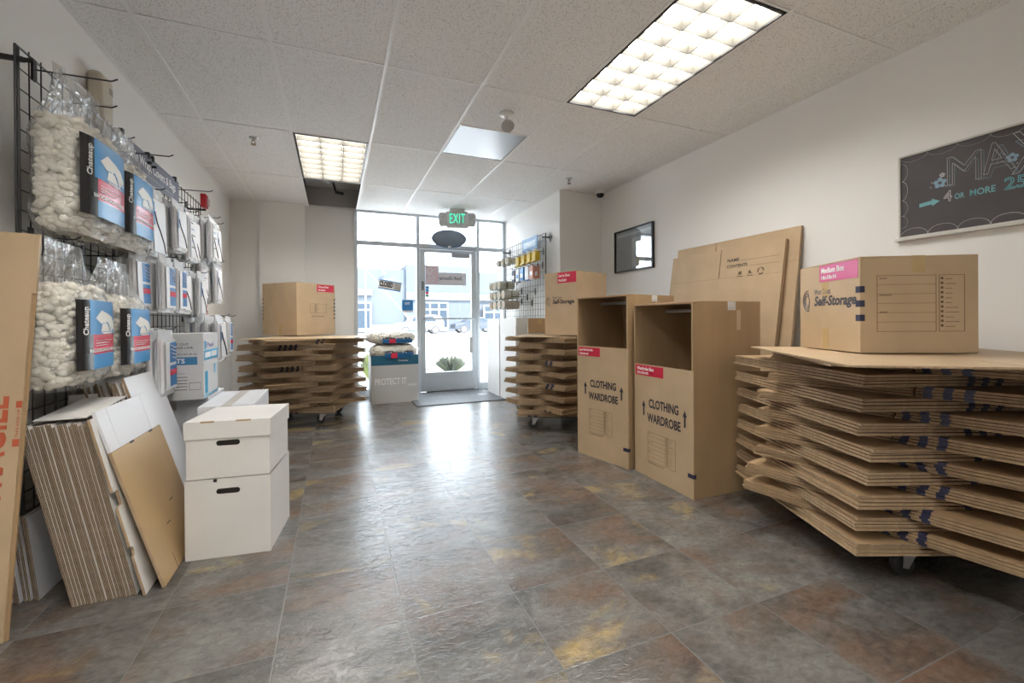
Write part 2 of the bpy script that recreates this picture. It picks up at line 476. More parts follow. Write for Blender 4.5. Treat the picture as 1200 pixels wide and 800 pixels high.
d.box((DX0 + .075, YW - .01, .012), (DX1 - .075, YW + .035, .29)); d.box((DX0 + .075, YW - .01, zt - .085), (DX1 - .075, YW + .035, zt - .04))
door = struct(d.build('door_1', alu, bevel=.002))
MB().box((DX0 + .075, YW + .010, .29), (DX1 - .075, YW + .016, zt - .085)).build('glass_pane', glass, door)
MB().box((DX0 + .02, YW - .075, 1.068), (DX1 - .02, YW - .055, 1.092)).box((DX0 + .03, YW - .075, 1.06), (DX0 + .06, YW - .01, 1.10)).box((DX1 - .06, YW - .075, 1.06), (DX1 - .03, YW - .01, 1.10)).build('push_bar', alu, door, bevel=.004)
MB().box((DX1 - .115, YW - .03, .56), (DX1 - .06, YW - .012, .80)).build('pull_handle', grey_pl, door, bevel=.008)
MB().box((1.62, YW - .07, 1.985), (1.90, YW - .012, 2.050)).build('door_closer', M('closer_grey', (.42, .43, .46), .4, .4), door, bevel=.004)
MB().box((1.20, YW - .05, zt - .012), (1.98, YW - .03, zt + .028)).tube([(1.76, YW - .05, 2.06), (1.55, YW - .09, 2.10), (1.35, YW - .05, 2.12)], .008, 6).build('closer_arm', alu, door)
MB().lathe([(0, -.004), (.016, -.004), (.016, .008), (0, .008)], 14, 0, Matrix.Translation((DX0 + .11, YW + .004, .335)) @ Matrix.Rotation(PI / 2, 4, 'X')).build('round_sticker', grey_pl, door)
lb = MB()
for i in range(5): lb.box((DX0 + .022, YW - .0125, 1.50 + i * .026), (DX0 + .052, YW - .0105, 1.518 + i * .026))
lb.build('stick_lettering', ink, door)
MB().box((1.25, YW + .03, 0.0), (2.0, YW + .12, .012)).build('trim_1', alu)['kind'] = 'structure'

# stickers and signs on the glass
tw = M('grey_decal', (.74, .72, .76), .6)
s = thing('glass_decal', 'grey shop name decal seen mirrored across the upper door glass', 'decal', (1.20, YW + .009, 1.58))
MB().box((.05, -.002, 0), (.66, 0, .185)).build('decal_panel', tw, s)
T = faceM((.60, -.003, .06), (-1, 0, 0))
text('lettering', 'Self-Storage', T @ Matrix.Scale(1, 4), .07, M('decal_ink', (.16, .15, .17), .5), s, width=.42, bold=.02, shear=.2, lift=-.001)
s = thing('glass_decal', 'pinkish grey emblem decal on the upper left corner of the door glass', 'decal', (1.245, YW + .009, 1.60))
MB().box((0, -.0045, 0), (.19, -.0025, .26)).build('decal_panel', M('mauve_decal', (.78, .60, .66), .6), s)
e = MB()
e.tube([(.03, -.006, .02), (.03, -.006, .11), (.12, -.006, .02), (.12, -.006, .11)], .010, 6)
e.tube([(.03 + .035 * math.cos(t) + .03, -.006, .18 + .05 * math.sin(t * 1.0)) for t in [i * .5 for i in range(12)]], .007, 6)
e.tube([(.04, -.006, .14), (.15, -.006, .22)], .006, 6)
e.build('printed_emblem', M('decal_white', (.86, .86, .88), .5), s)
s = thing('glass_sticker', 'small stack of payment card stickers on the door glass edge', 'sticker', (1.245, YW + .0085, 1.40))
for i, mm in enumerate((M('stk_green', (.15, .35, .25), .4), lab_red, blue_l, blue_l)):
    MB().box((0, -.003, i * .04), (.045, 0, i * .04 + .036)).build('card_sticker', mm, s)
s = thing('glass_decal', 'faint white lettering decal on the door glass below the name decal', 'decal', (1.32, YW + .009, 1.42))
text('lettering', 'Open 7 Days', off(faceM((.42, -.003, 0), (-1, 0, 0)), 0, 0), .06, M('decal_white', (.86, .86, .88), .5), s, width=.42, lift=-.001)
s = thing('closed_sign', 'tilted white closed sign with bold black letters on the left window', 'sign', (.575, YW + .018, 1.515), 0, ry=math.radians(9))
MB().box((0, -.004, 0), (.31, 0, .13)).build('sign_board', M('sign_white', (.92, .92, .90), .5), s)
MB().box((0, -.0052, .118), (.31, -.0042, .13)).box((0, -.0052, 0), (.31, -.0042, .014)).build('blue_border', blue_l, s)
text('lettering', 'CLOSED', faceM((.01, -.0045, .035), (1, 0, 0)), .075, ink, s, width=.19, bold=.05)
MB().box((.215, -.0062, .02), (.30, -.0045, .112)).build('sign_slider', M('slider_grey', (.5, .49, .47), .5), s)
s = thing('exit_notice', 'small blue square sticker lettered EXIT on the left window', 'sign', (.905, YW + .018, 1.20))
MB().box((0, -.003, 0), (.155, 0, .15)).build('sign_board', blue_l, s)
MB().box((0, -.003, -.03), (.155, 0, 0)).build('grey_strip', tw, s)
text('lettering', 'EXIT', faceM((.04, -.0035, .085), (1, 0, 0)), .035, white_p, s, width=.075, bold=.02)

# ================================================================== ceiling fittings
lens = emit('lamp_diffuser', (1, .975, .93), TUBE)
louver_m = M('louver_grey', (.15, .14, .12), .5, spec=.2)
def troffer(i, j, label):
    x0, x1, y0, y1 = GX[i], GX[i + 1], GY[j], GY[j + 1]
    t = thing('ceiling_light', label, 'ceiling light', ((x0 + x1) / 2, (y0 + y1) / 2, ZC), 0)
    w, l = (x1 - x0) / 2 - .012, (y1 - y0) / 2 - .012
    b = MB()
    b.box((-w, -l, .10), (w, l, .12))
    for a, c in (((-w, -l), (-w + .006, l)), ((w - .006, -l), (w, l)), ((-w, -l), (w, -l + .006)), ((-w, l - .006), (w, l))):
        b.box((a[0], a[1], -.002), (c[0], c[1], .10))
    b.build('housing', white_pl, t)
    f = MB(); q = .014
    for a, c in (((-w, -l), (-w + q, l)), ((w - q, -l), (w, l)), ((-w, -l), (w, -l + q)), ((-w, l - q), (w, l))):
        f.box((a[0], a[1], -.006), (c[0], c[1], 0))
    f.build('frame', black_m, t)
    MB().box((-w + .02, -l + .02, .075), (w - .02, l - .02, .078)).build('diffuser', lens, t)
    v = MB()
    for k in range(0, 4):
        x = -w + q + (2 * w - 2 * q) * k / 3
        v.prism([(x - .002, 0), (x + .002, 0), (x + .011, .05), (x - .011, .05)], -l + q, l - q, 0, Matrix(((1, 0, 0, 0), (0, 0, 1, 0), (0, 1, 0, 0), (0, 0, 0, 1))))
    for k in range(0, 9):
        y = -l + q + (2 * l - 2 * q) * k / 8
        v.prism([(y - .002, .002), (y + .002, .002), (y + .012, .048), (y - .012, .048)], -w + q, w - q, 0, Matrix(((0, 0, 1, 0), (1, 0, 0, 0), (0, 1, 0, 0), (0, 0, 0, 1))))
    v.build('louver', louver_m, t)
    return t
troffer(5, 4, 'large fluorescent ceiling light with cell louver above the wardrobe boxes')
troffer(2, 6, 'fluorescent ceiling light beside the missing tile near the window end')
troffer(2, 3, 'added unseen fluorescent ceiling light overhead nearest the viewer on the left')  # out of view, added to brighten the room
troffer(2, 2, 'added unseen fluorescent ceiling light overhead just behind the viewer')  # out of view, added to lift the light on the left wall
troffer(5, 0, 'added unseen fluorescent ceiling light at the far rear on the right')  # out of view, added as more light from behind
t = thing('ceiling_panel', 'shiny grey square panel set in the ceiling grid behind the lamp', 'panel', (1.213, 3.629, ZC))
MB().box((-.292, -.292, 0), (.292, .292, .008)).build('metal_panel', M('satin_panel', (.36, .37, .39), .33, .6), t)
MB().box((-.294, -.294, -.003), (-.284, .294, 0)).box((.284, -.294, -.003), (.294, .294, 0)).build('panel_edge', grey_pl, t)
t = thing('emergency_lamp', 'white round swivel lamp hanging from a ceiling tile before the shiny panel', 'lamp', (1.20, 3.02, ZC))
MB().lathe([(.0, 0), (.055, 0), (.055, -.012), (.03, -.02), (.014, -.024), (.014, -.07), (0, -.07)], 20).build('mount', white_pl, t, smooth=False)
MB().lathe([(0, 0), (.03, 0), (.047, .02), (.05, .035), (.044, .042), (0, .044)], 20, 0, Matrix.Translation((0, -.0, -.075)) @ Matrix.Rotation(math.radians(145), 4, 'X')).build('lamp_head', grey_pl, t)
t = thing('security_camera', 'small dome security camera in the ceiling corner by the right wall', 'camera', (2.97, 4.45, ZC))
MB().lathe([(0, 0), (.06, 0), (.056, -.03), (0, -.03)], 20).build('mount', white_pl, t)
MB().lathe([(.046, -.03), (.044, -.05), (.03, -.068), (0, -.076)], 20).build('dome', M('smoked_dome', (.03, .03, .035), .1), t, smooth=True)
for x, y, lab in ((-.612, 4.18, 'brass ceiling sprinkler head left of the far ceiling light'), (2.38, 4.16, 'ceiling sprinkler head near the jog of the right wall')):
    t = thing('sprinkler_head', lab, 'sprinkler', (x, y, ZC))
    MB().lathe([(0, 0), (.036, 0), (.03, -.008), (.010, -.010), (.010, -.03), (0, -.03)], 16).build('escutcheon', chrome, t)
    MB().tube([(-.010, 0, -.028), (-.016, 0, -.042), (0, 0, -.056)], .003, 6).tube([(.010, 0, -.028), (.016, 0, -.042), (0, 0, -.056)], .003, 6).lathe([(0, -.056), (.02, -.056), (.02, -.059), (0, -.059)], 12).build('deflector', M('brass', (.35, .25, .14), .35, .7), t)

t = thing('exit_sign', 'white emergency exit sign with green letters and two lamps above the door', 'exit sign', (1.59, 5.88, ZC), math.radians(-14))
MB().box((-.10, -.05, -.03), (.10, .05, 0)).build('canopy', white_pl, t, bevel=.006)
MB().box((-.15, -.03, -.255), (.15, .03, -.03)).build('housing', M('exit_housing', (.62, .62, .62), .45), t, bevel=.01)
for sx in (-1, 1):
    MB().prism([(sx * .15, -.05), (sx * .235, -.05), (sx * .255, -.085), (sx * .255, -.19), (sx * .235, -.235), (sx * .15, -.235)], -.028, .028, 0, Matrix(((1, 0, 0, 0), (0, 0, 1, 0), (0, 1, 0, 0), (0, 0, 0, 1)))).build('lamp_housing', M('exit_housing', (.6, .6, .6), .45), t, bevel=.008)
    MB().lathe([(0, 0), (.026, 0), (.028, .008), (.022, .012), (0, .010)], 18, 0, Matrix.Translation((sx * .205, -.028, -.125)) @ Matrix.Rotation(PI / 2, 4, 'X')).build('lamp', chrome, t)
text('lettering', 'EXIT', faceM((-.105, -.0305, -.195), (1, 0, 0)), .13, emit('exit_green', (.03, .72, .38), .85), t, width=.21, bold=-.004, spacing=1.1)
t = thing('oval_sign', 'dark grey oval hanging sign above the door under the exit sign', 'sign', (1.565, 6.25, 2.245), math.radians(-6))
MB().prism([(.245 * math.cos(a), .125 * math.sin(a)) for a in [i * 2 * PI / 48 for i in range(48)]], -.012, .012, 0, Matrix(((1, 0, 0, 0), (0, 0, 1, 0), (0, 1, 0, 0), (0, 0, 0, 1)))).build('sign_plate', M('slate_plate', (.15, .18, .22), .4), t, bevel=.003)
MB().tube([(.250 * math.cos(a), 0, .128 * math.sin(a)) for a in [i * 2 * PI / 48 for i in range(48)]], .006, 6, closed=True).build('blue_rim', M('rim_blue', (.04, .14, .35), .4), t)
MB().box((-.02, -.02, -.132), (.025, -.012, -.105)).build('clip', white_p, t)
MB().tube([(-.09, 0, .115), (-.12, 0, .15), (-.08, 0, .16)], .003, 5).tube([(0, 0, .12), (0, .02, .33)], .002, 5).build('hook_wire', chrome, t)

# ================================================================== left wall fittings
t = thing('wall_speaker', 'beige rounded sounder box high on the left wall above the grid', 'wall speaker', (XL, 3.03, 2.245), math.radians(0))
MB().box((0, -.075, -.15), (.07, .075, .15)).build('housing', beige, t, bevel=.03, segs=4)
g = MB()
for k in range(3): g.box((.069, .01, .06 + k * .012), (.0715, .05, .065 + k * .012))
g.build('grille', M('grille_brown', (.2, .17, .13), .6), t)
t = thing('fire_strobe', 'red and white fire alarm strobe high on the left wall', 'fire alarm', (XL, 5.13, 2.245))
MB().box((0, -.05, -.065), (.045, .05, .065)).build('housing', M('alarm_red', (.55, .02, .03), .35), t, bevel=.006)
MB().box((.045, -.02, -.04), (.06, .04, .03)).build('strobe_lens', M('strobe_white', (.75, .6, .6), .2), t, bevel=.006)
t = thing('fire_pull_station', 'red fire alarm pull station on the left wall below the hanging packs', 'fire alarm', (XL, 5.05, 1.18))
MB().box((0, -.055, -.065), (.012, .075, .065)).build('back_plate', white_pl, t, bevel=.003)
MB().box((.012, -.045, -.055), (.05, .045, .055)).build('housing', M('alarm_red', (.55, .02, .03), .35), t, bevel=.008)
MB().box((.05, -.03, -.01), (.06, .03, .012)).build('pull_bar', white_p, t, bevel=.002)

# gridwall panels
def grid_panel(x, y0, y1, z0, z1, label, side=1, wall=XL, mat=None, r=.0026):
    t = thing('wall_grid', label, 'wire grid', (x, y0, z0))
    W_, H_ = y1 - y0, z1 - z0
    fr = MB()
    for yy in (0, .018, W_): fr.tube([(0, yy, 0), (0, yy, H_)], .0042, 6)
    fr.tube([(0, 0, 0), (0, W_, 0)], .0042, 6); fr.tube([(0, 0, H_), (0, W_, H_)], .0042, 6)
    fr.build('frame', mat or black_w, t)
    b = MB(); n = round(W_ / .0762)
    for k in range(1, n): b.tube([(side * .003, W_ * k / n, 0), (side * .003, W_ * k / n, H_ + .012)], r, 5)
    n = round(H_ / .0762)
    for k in range(1, n): b.tube([(-side * .002, 0, H_ * k / n), (-side * .002, W_, H_ * k / n)], r, 5)
    b.build('wire_mesh', mat or black_w, t)
    for (yy, zz) in ((.01, H_ - .05), (W_ - .04, H_ - .05)):
        k = MB().box((wall - x, yy - .008, zz - .008), (side * .02, yy + .008, zz + .008))
        k.prism([(0, -.06), (.05, 0), (0, .06), (-.05, 0)], 0, .006, 0, faceM((wall - x + side * .0035, yy, zz), (0, side, 0)))
        k.tube([(side * .015, yy, zz), (side * .05, yy, zz)], .009, 8)
        k.build('wall_bracket', black_m, t)
    return t
grid_panel(-1.10, 2.215, 3.42, .33, 2.10, 'black wire grid panel on the left wall behind the peanut bags')
grid_panel(-1.10, 3.45, 4.66, .33, 2.10, 'black wire grid panel on the left wall, farther one towards the window end')
t = thing('grid_banner', 'slate blue banner lettered white clipped along the top of the left grid', 'banner', (-1.078, 2.95, 1.935))
MB().box((0, 0, 0), (.004, 1.03, .165)).build('banner_board', M('banner_slate', (.12, .13, .19), .4), t)
text('lettering', 'Bubble Wrap, Covers & Bags', faceM((.004, .10, .055), (0, 1, 0)), .075, white_p, t, width=.85, bold=.01)
MB().tube([(.006, .12, .035), (.006, .90, .035)], .002, 4).build('underline', white_p, t)
for k, yy in enumerate((.08, .45, .52, .95)):
    MB().box((-.012, yy - .012, .150), (.012, yy + .012, .185)).build('clip', black_m, t)

def hook(x, y, z, L, label, group='display hooks on the left grid', side=1):
    t = thing('display_hook', label, 'hook', (x, y, z), 0, group)
    MB().tube([(side * .008, 0, 0), (side * (L - .02), 0, .002), (side * L, 0, .014)], .0032, 6).build('prong', black_w, t)
    MB().box((min(0, side * .012) if side < 0 else .004, -.012, -.045), (side * .004 if side < 0 else .012, .012, .04)).build('clip', black_m, t)
    return t

# ================================================================== bags of packing peanuts
def bag(label, loc, rz, W_, H_, TH, neck=.22, seed=1, npn=560, group='bags of packing peanuts', lean=0., hang=True, lab=True, rx=0., ry=0., small=False):
    rnd = random.Random(seed)
    t = thing('peanut_bag', label, 'bag of packing peanuts', loc, rz, group, rx, ry)
    hw, th = W_ / 2, TH / 2
    def prof(z):
        s_ = z / H_
        if s_ < .12: return .72 + .28 * math.sin(s_ / .12 * PI / 2)
        if s_ > .82: return 1 - .28 * ((s_ - .82) / .18) ** 2
        return 1.
    def shell(a, z, g=0.):
        p = prof(min(max(z, 0), H_)); ca, sa = math.cos(a), math.sin(a); e = 2 / 3.2
        hw2, th2 = hw * (p * .35 + .65) + g, th * p + g
        if z > H_:
            q = min(1, (z - H_) / neck)
            hw2 = (hw * .90 + g) * (1 - .10 * q); th2 = (th * .72 + g) * max(.04, (1 - q) ** 1.7)
        return Vector((th2 * math.copysign(abs(ca) ** e, ca), hw2 * math.copysign(abs(sa) ** e, sa), z))
    # filling: loose curved peanuts
    b = MB()
    b.grid(lambda u, v: shell(u * 2 * PI, H_ * (v * .97 + .01), -.035 if TH > .15 else -.02), 20, 10, 0, closed_u=True)
    cz = [H_ * (v * .97 + .01) for v in (0, 1)]
    pr = .0135; pl_ = .021
    for i in range(npn):
        a = rnd.random() * 2 * PI
        if rnd.random() < .3 and TH > .15: a = rnd.choice((-1, 1)) * PI / 2 + rnd.uniform(-.5, .5)
        z = H_ * rnd.uniform(.03, .985)
        if i < npn * .12: c = Vector((rnd.uniform(-.7, .7) * th, rnd.uniform(-.8, .8) * hw, H_ * rnd.uniform(.955, 1.0)))
        else: c = shell(a, z, -.018 - rnd.random() * .012)
        dz = rnd.gauss(0, .35); ax = rnd.uniform(0, 2 * PI)
        dr = Vector((math.cos(ax), math.sin(ax), dz)).normalized(); sd = dr.cross(Vector((rnd.gauss(0, 1), rnd.gauss(0, 1), rnd.gauss(0, 1)))).normalized()
        pts = [c + dr * pl_ * k + sd * (.006 * (1 - k * k)) for k in (-1, -.78, 0, .78, 1)]
        b.tube([tuple(p) for p in pts], [pr * .45, pr * .9, pr, pr * .9, pr * .45], 6)
    f = b.build('peanut_fill', foam, t, smooth=True, norm=False); f['kind'] = 'stuff'
    b = MB(); wr = [rnd.uniform(0, 6) for _ in range(8)]
    def film(u, v):
        z = -.01 + v * (H_ + neck + .01); p = shell(u * 2 * PI, max(z, 0), .006); p.z = z
        k = .004 * math.sin(u * 37 + wr[0] + v * 9) + .003 * math.sin(u * 61 + wr[1] - v * 21)
        if z > H_: k *= 2.0
        return p * 1 + Vector((math.cos(u * 2 * PI), math.sin(u * 2 * PI), 0)) * k
    b.grid(film, 64, 26, 0, closed_u=True)
    b.build('clear_film', plastic, t, smooth=True, norm=False)
    if lab:
        y0, y1, z0, z1 = -hw * .94, hw * .80, H_ * .16, H_ * .86
        def lp(s_, v, g=.017):
            y = y0 + (y1 - y0) * s_; z = z0 + (z1 - z0) * v
            p = prof(z); hw2, th2 = hw * (p * .35 + .65) + g, th * p + g
            return Vector((th2 * max(0, 1 - abs(y / hw2) ** 3.2) ** (1 / 3.2), y, z))
        nu, nv = 18, 14
        def mf(i, j):
            if i < (3 if 7 <= j else 4): return 0
            if 3 <= j < 7: return 1
            return 2
        lb_ = MB().grid(lambda u, v: lp(u, v), nu, nv, mfn=mf).build('printed_label', [lab_blk, lab_red, M('bag_cyan', (.02, .27, .62), .3)], t, smooth=True, norm=False)
        lb_['label'] = 'black, red and blue printed label'
        def warp(T, p):
            q = T @ p; v = lp(q.x, q.y, .0195 + q.z); return v
        def wtext(s_, x, y, hh, ww, mat, vert=False, bold=.02):
            if vert: T = Matrix(((0, -1, 0, x), (1, 0, 0, y), (0, 0, 1, 0), (0, 0, 0, 1)))
            else: T = Matrix.Translation((x, y, 0))
            text('lettering', s_, T, hh, mat, lb_, width=ww, bold=bold, warp=warp, lift=0.)
        wtext('Chateaup', .145, .50, .09, .40, white_p, True)
        wtext('BIODEGRADABLE', .14, .245, .05, .72, white_p)
        for k_ in range(3): wtext('natural loose fill peanuts' if k_ else 'Packing Peanuts', .26, .40 - .035 * k_, .02, .5 - .08 * k_, white_p, bold=0.)
        # white cup and hand picture
        pic = MB()
        for poly in ([(.26, .74), (.42, .86), (.66, .80), (.58, .68), (.40, .66)], [(.60, .82), (.78, .76), (.90, .64), (.84, .58), (.70, .62), (.58, .70)], [(.80, .60), (.90, .60), (.86, .54)], [(.66, .64), (.80, .58), (.74, .52)],
                     [(.44, .66), (.60, .66), (.70, .54), (.40, .54)], [(.38, .53), (.74, .53), (.80, .505), (.50, .505)], [(.46, .545), (.52, .68), (.56, .68), (.56, .545)]):
            vs = [lp(x, y, .0190) for x, y in poly]; pic._n([tuple(v) for v in vs], [tuple(range(len(vs)))], 0, None)
        pic.build('printed_picture', lab_wht, lb_, norm=False)
    return t
bag('large clear bag of packing peanuts, upper row nearest the viewer on the left grid', (-.995, 2.40, 1.415), 0, .40, .45, .185, neck=.20, seed=1, npn=760)
bag('clear peanut bag in the upper row, second from the viewer, partly behind the first', (-1.0, 2.80, 1.42), 0, .37, .42, .17, neck=.19, seed=2, npn=420)
bag('large clear bag of packing peanuts, lower row behind the tall leaning carton', (-.99, 2.28, .81), math.radians(6), .40, .385, .20, neck=.175, seed=3, npn=760)
bag('clear peanut bag in the lower row, second from the viewer above the white cartons', (-.985, 2.67, .80), math.radians(2), .38, .37, .19, neck=.18, seed=4, npn=460)
for y, z, L, lab in ((2.31, 2.055, .27, 'black display hook above the nearest upper peanut bag, front one'), (2.58, 2.05, .17, 'black display hook above the nearest upper peanut bag, rear one'),
                (2.98, 2.05, .10, 'short black display hook at the top of the left grid by the banner start'), (2.99, 1.98, .27, 'long black display hook sticking out over the slate banner'),
                (2.28, 1.385, .16, 'black display hook holding the nearest lower peanut bag'), (2.66, 1.37, .16, 'black display hook holding the second lower peanut bag'),
                (3.99, 2.055, .24, 'long black display hook at the far end of the slate banner')):
    hook(-1.10, y, z, L, lab)

# hanging packs of covers and pouches
foam_w = M('pouch_white', (.80, .80, .82), .35)
print_w = M('card_white', (.84, .84, .86), .35)
def pack_proto(kind, w=.20, h=.30, th=.034):
    t = thing('cover_pack', '', 'hanging pack', (0, 0, 0))
    MB().box((-th / 2, -w / 2, -h), (th / 2, w / 2, -.03)).build('folded_cover', foam_w, t, bevel=.010, segs=3)
    f = MB()
    f.grid(lambda u, v: ((th / 2 + .004) * math.cos(u * 2 * PI) ** 1 * (1 if v < .82 else max(.08, (1 - v) / .18)), (w / 2 + .010) * math.sin(u * 2 * PI), -h - .012 + v * (h + .035)) , 20, 10, closed_u=True)
    f.build('clear_sleeve', pouch, t, smooth=True, norm=False)
    c = MB(); x = th / 2 + .0055
    mats = [print_w, ink, blue_l, lab_red]
    c.box((x - .001, -w * .40, -h * .95), (x, w * .40, -.045), 0)
    if kind == 0:
        pts = [(-.32, -.35), (-.2, -.5), (.0, -.62), (.2, -.78), (.30, -.93)]
        c.tube([(x + .001, a * w, b_ * h) for a, b_ in pts], .004, 4, 1)
        c.box((x, -w * .38, -h * .55), (x + .001, -w * .30, -h * .2), 2)
    elif kind == 1:
        c.box((x, -w * .10, -h * .9), (x + .001, w * .38, -h * .55), 2)
        c.box((x, -w * .10, -h * .72), (x + .0015, w * .38, -h * .62), 3)
        c.box((x, -w * .10, -h * .50), (x + .001, w * .38, -h * .16), 2)
        for k in range(4): c.tube([(x + .002, -w * .08 + .01 * k, -h * (.2 + .07 * k)), (x + .002, w * .34, -h * (.26 + .06 * k))], .003, 4, 0)
    else:
        for k in range(5): c.box((x, -w * .30, -h * (.22 + k * .13)), (x + .001, -w * .30 + w * (.25 + .3 * ((k * 7) % 3) / 3), -h * (.20 + k * .13)), (2 if k % 2 else 1))
        c.tube([(x + .001, -w * .3, -h * .5), (x + .001, 0, -h * .7), (x + .001, w * .35, -h * .92)], .003, 4, 1)
    c.build('printed_card', mats, t)
    return t
protos = [pack_proto(0), pack_proto(1), pack_proto(2)]
used = [False, False, False]
ordn = ['front', 'second', 'third', 'fourth']
def pile(y, z, n, kind, desc, sc=(1, 1, 1), x0=-1.055, gap=.045):
    hook(-1.10, y, z + .012, n * gap * sc[0] + .07, 'display hook of the ' + desc)
    for k in range(n):
        p = protos[kind]
        if used[kind]: p = copy_tree(p)
        used[kind] = True
        p.location = (x0 + k * gap * sc[0] + .012, y + random.uniform(-.004, .004), z - random.uniform(0, .008))
        p.rotation_euler = (random.uniform(-.02, .02), random.uniform(-.03, .0), random.uniform(-.04, .04)); p.scale = sc
        tag(p, '%s of the %s' % (ordn[n - 1 - k], desc), 'hanging pack', 'hanging packs on the left grid')
B = (1, 1.25, 1.22)
pile(3.24, 1.84, 2, 0, 'wide white cover packs hanging under the banner start', (1, 1.25, 1.3))
pile(3.50, 1.83, 3, 0, 'white cover packs hanging under the middle of the banner')
pile(3.76, 1.83, 3, 2, 'blue lettered packs hanging under the end of the banner', (1, 1, 1.1))
pile(4.02, 1.86, 2, 0, 'white packs hanging just past the banner end in the top row', (1, 1, 1.1))
pile(4.27, 1.90, 3, 2, 'thick grey edged packs in the top row', (1.2, .9, 1.1))
pile(4.52, 1.90, 3, 0, 'last white packs at the far end of the top row', (1, .9, 1.1))
pile(2.98, 1.43, 2, 1, 'blue packs half hidden by the lower peanut bags', (1.1, 1, 1))
pile(3.20, 1.43, 3, 1, 'blue and red printed packs starting the second row', (1.2, 1, 1.02))
pile(3.48, 1.44, 3, 1, 'blue and red printed packs, next in the second row', (1.1, .95, 1.02))
pile(3.76, 1.43, 2, 0, 'plain white packs in the middle of the second row', (1.1, .95, 1.02))
pile(4.02, 1.42, 3, 0, 'white packs with black swoosh in the second row', (1, .95, 1.05))
pile(4.27, 1.56, 2, 2, 'white packs raised towards the far end of the second row', (1, .95, 1.05))
pile(4.52, 1.56, 3, 0, 'last white packs at the far end of the second row', (1, .95, 1.1))
pile(2.95, 1.00, 4, 1, 'blue and red packs above the leaning white boards', (1.2, 1, 1.08), x0=-1.04)
pile(4.10, 1.09, 4, 0, 'thick white packs behind the blue lettered carton', (1.4, 1.3, 1.1))
pile(4.55, 1.09, 4, 1, 'red and blue printed packs farthest above the left cart', (1.2, .9, 1.05))

# ================================================================== cartons
def carton(name, label, cat, cx, cy_, z, rz, w, dd, h, mat, group=None, top_tape=True, edge=None, front_seam=False):
    t = thing(name, label, cat, (cx, cy_, z), rz, group)
    MB().box((-w / 2, -dd / 2, 0), (w / 2, dd / 2, h - .006)).build('body', mat, t, bevel=.003)
    for sx in (-1, 1):
        a, b_ = (-w / 2, -.001) if sx < 0 else (.001, w / 2)
        MB().box((a, -dd / 2, h - .006), (b_, dd / 2, h)).build('flap', mat, t, bevel=.0015)
    if top_tape:
        MB().box((-.025, -dd / 2 - .0006, h), (.025, dd / 2 + .0006, h + .0006)).box((-.025, -dd / 2 - .0012, h - .07), (.025, -dd / 2 - .0002, h)).build('tape', tape_m if mat in (kraft, kraft2) else M('tape_on_white', (.55, .52, .48), .3), t)
    t['_w'] = w
    del t['_w']
    return t
def FR(w, dd): return faceM((-w / 2, -dd / 2, 0), (1, 0, 0))
def LF(w, dd): return faceM((-w / 2, dd / 2, 0), (0, -1, 0))
def RT(w, dd): return faceM((w / 2, -dd / 2, 0), (0, 1, 0))

# medium box on the right cart
rz = math.radians(-28); w = dd = .452; h = .406
ux = Vector((math.cos(rz), math.sin(rz), 0)); uy = Vector((-ux.y, ux.x, 0))
c = Vector((2.048, 1.144, 0)) + ux * w / 2 + uy * dd / 2
t = carton('moving_box', 'medium brown moving box with red label on top of the right cart', 'box', c.x, c.y, .902, rz, w, dd, h, kraft2)
T = LF(w, dd)
size_label(off(T, .17, h - .085), .27, .078, t, 'Medium Box', '18x18x16', pink_l)
logo(off(T, .03, .185), .40, t, (M('dark_slate_ink', (.05, .055, .07), .5), grey_ink))
for a, e in ((.0, .10), (.25, .32)): MB().box((.19, a, .0002), (.235, e, .0008), 0, T).build('tape_strip', tape_m, t)
for k in range(3):
    MB().box((.425, .135 + k * .06, .0002), (.4525, .162 + k * .06, .0009), 0, T).build('printed_bar', navy, t)
    MB().box((-.0006, .135 + k * .06, .0002), (.018, .162 + k * .06, .0009), 0, FR(w, dd)).build('printed_bar', navy, t)
lines_form(off(FR(w, dd), .065, .09), .335, .235, t, ink_soft, .002, 6)

# large box on the middle cart
rz = math.radians(-22.2) + math.atan2(.33, .356)
w, dd, h = .47, .40, .60
ux = Vector((math.cos(rz), math.sin(rz), 0)); uy = Vector((-ux.y, ux.x, 0))
bx, by = cw(.597, 4.01)
c = Vector((bx, by, 0)) + ux * w / 2 + uy * dd / 2
ZM = .905
t = carton('moving_box', 'large brown moving box with red label standing on the middle cart', 'box', c.x, c.y, ZM, rz, w, dd, h, kraft2, top_tape=False)
T = LF(w, dd)
size_label(off(T, .17, h - .105), .225, .10, t, 'Large Box', '18x18x24')
logo(off(T, .02, .28), .35, t)

# x-large box on the left cart
h = .61; rz = math.radians(43.8)
bx, by = cw(-2.44, 4.94)
ux = Vector((math.cos(rz), math.sin(rz), 0)); uy = Vector((-ux.y, ux.x, 0))
w, dd = .56, .57
c = Vector((bx, by, 0)) + ux * w / 2 + uy * dd / 2
t = carton('moving_box', 'extra large brown moving box with red label on the left cart', 'box', c.x, c.y, .892, rz, w, dd, h, kraft2, top_tape=False)
T = FR(w, dd)
size_label(off(T, .285, h - .095), .255, .085, t, 'X-Large Box', '24x18x24')
lines_form(off(T, .18, .26), .24, .11, t, ink_soft, .002, 4, .3, header=False)
text('lettering', 'SELF-STORAGE', off(T, .21, .215), .014, ink_soft, t, width=.18)
for k in range(6):
    MB().box((w - .022, .19 + k * .045, .0002), (w - .002, .212 + k * .045, .0009), 0, T).build('printed_bar', ink, t)
    MB().box((.002, .19 + k * .045, .0002), (.016, .212 + k * .045, .0009), 0, LF(w, dd)).build('printed_bar', ink, t)
MB().box((.28, 0, .0002), (.33, .12, .0008), 0, LF(w, dd)).build('tape_strip', tape_m, t)
MB().box((.20, h - .02, .0002), (.215, h - .0, .003), 0, LF(w, dd)).build('torn_tab', kraft, t)

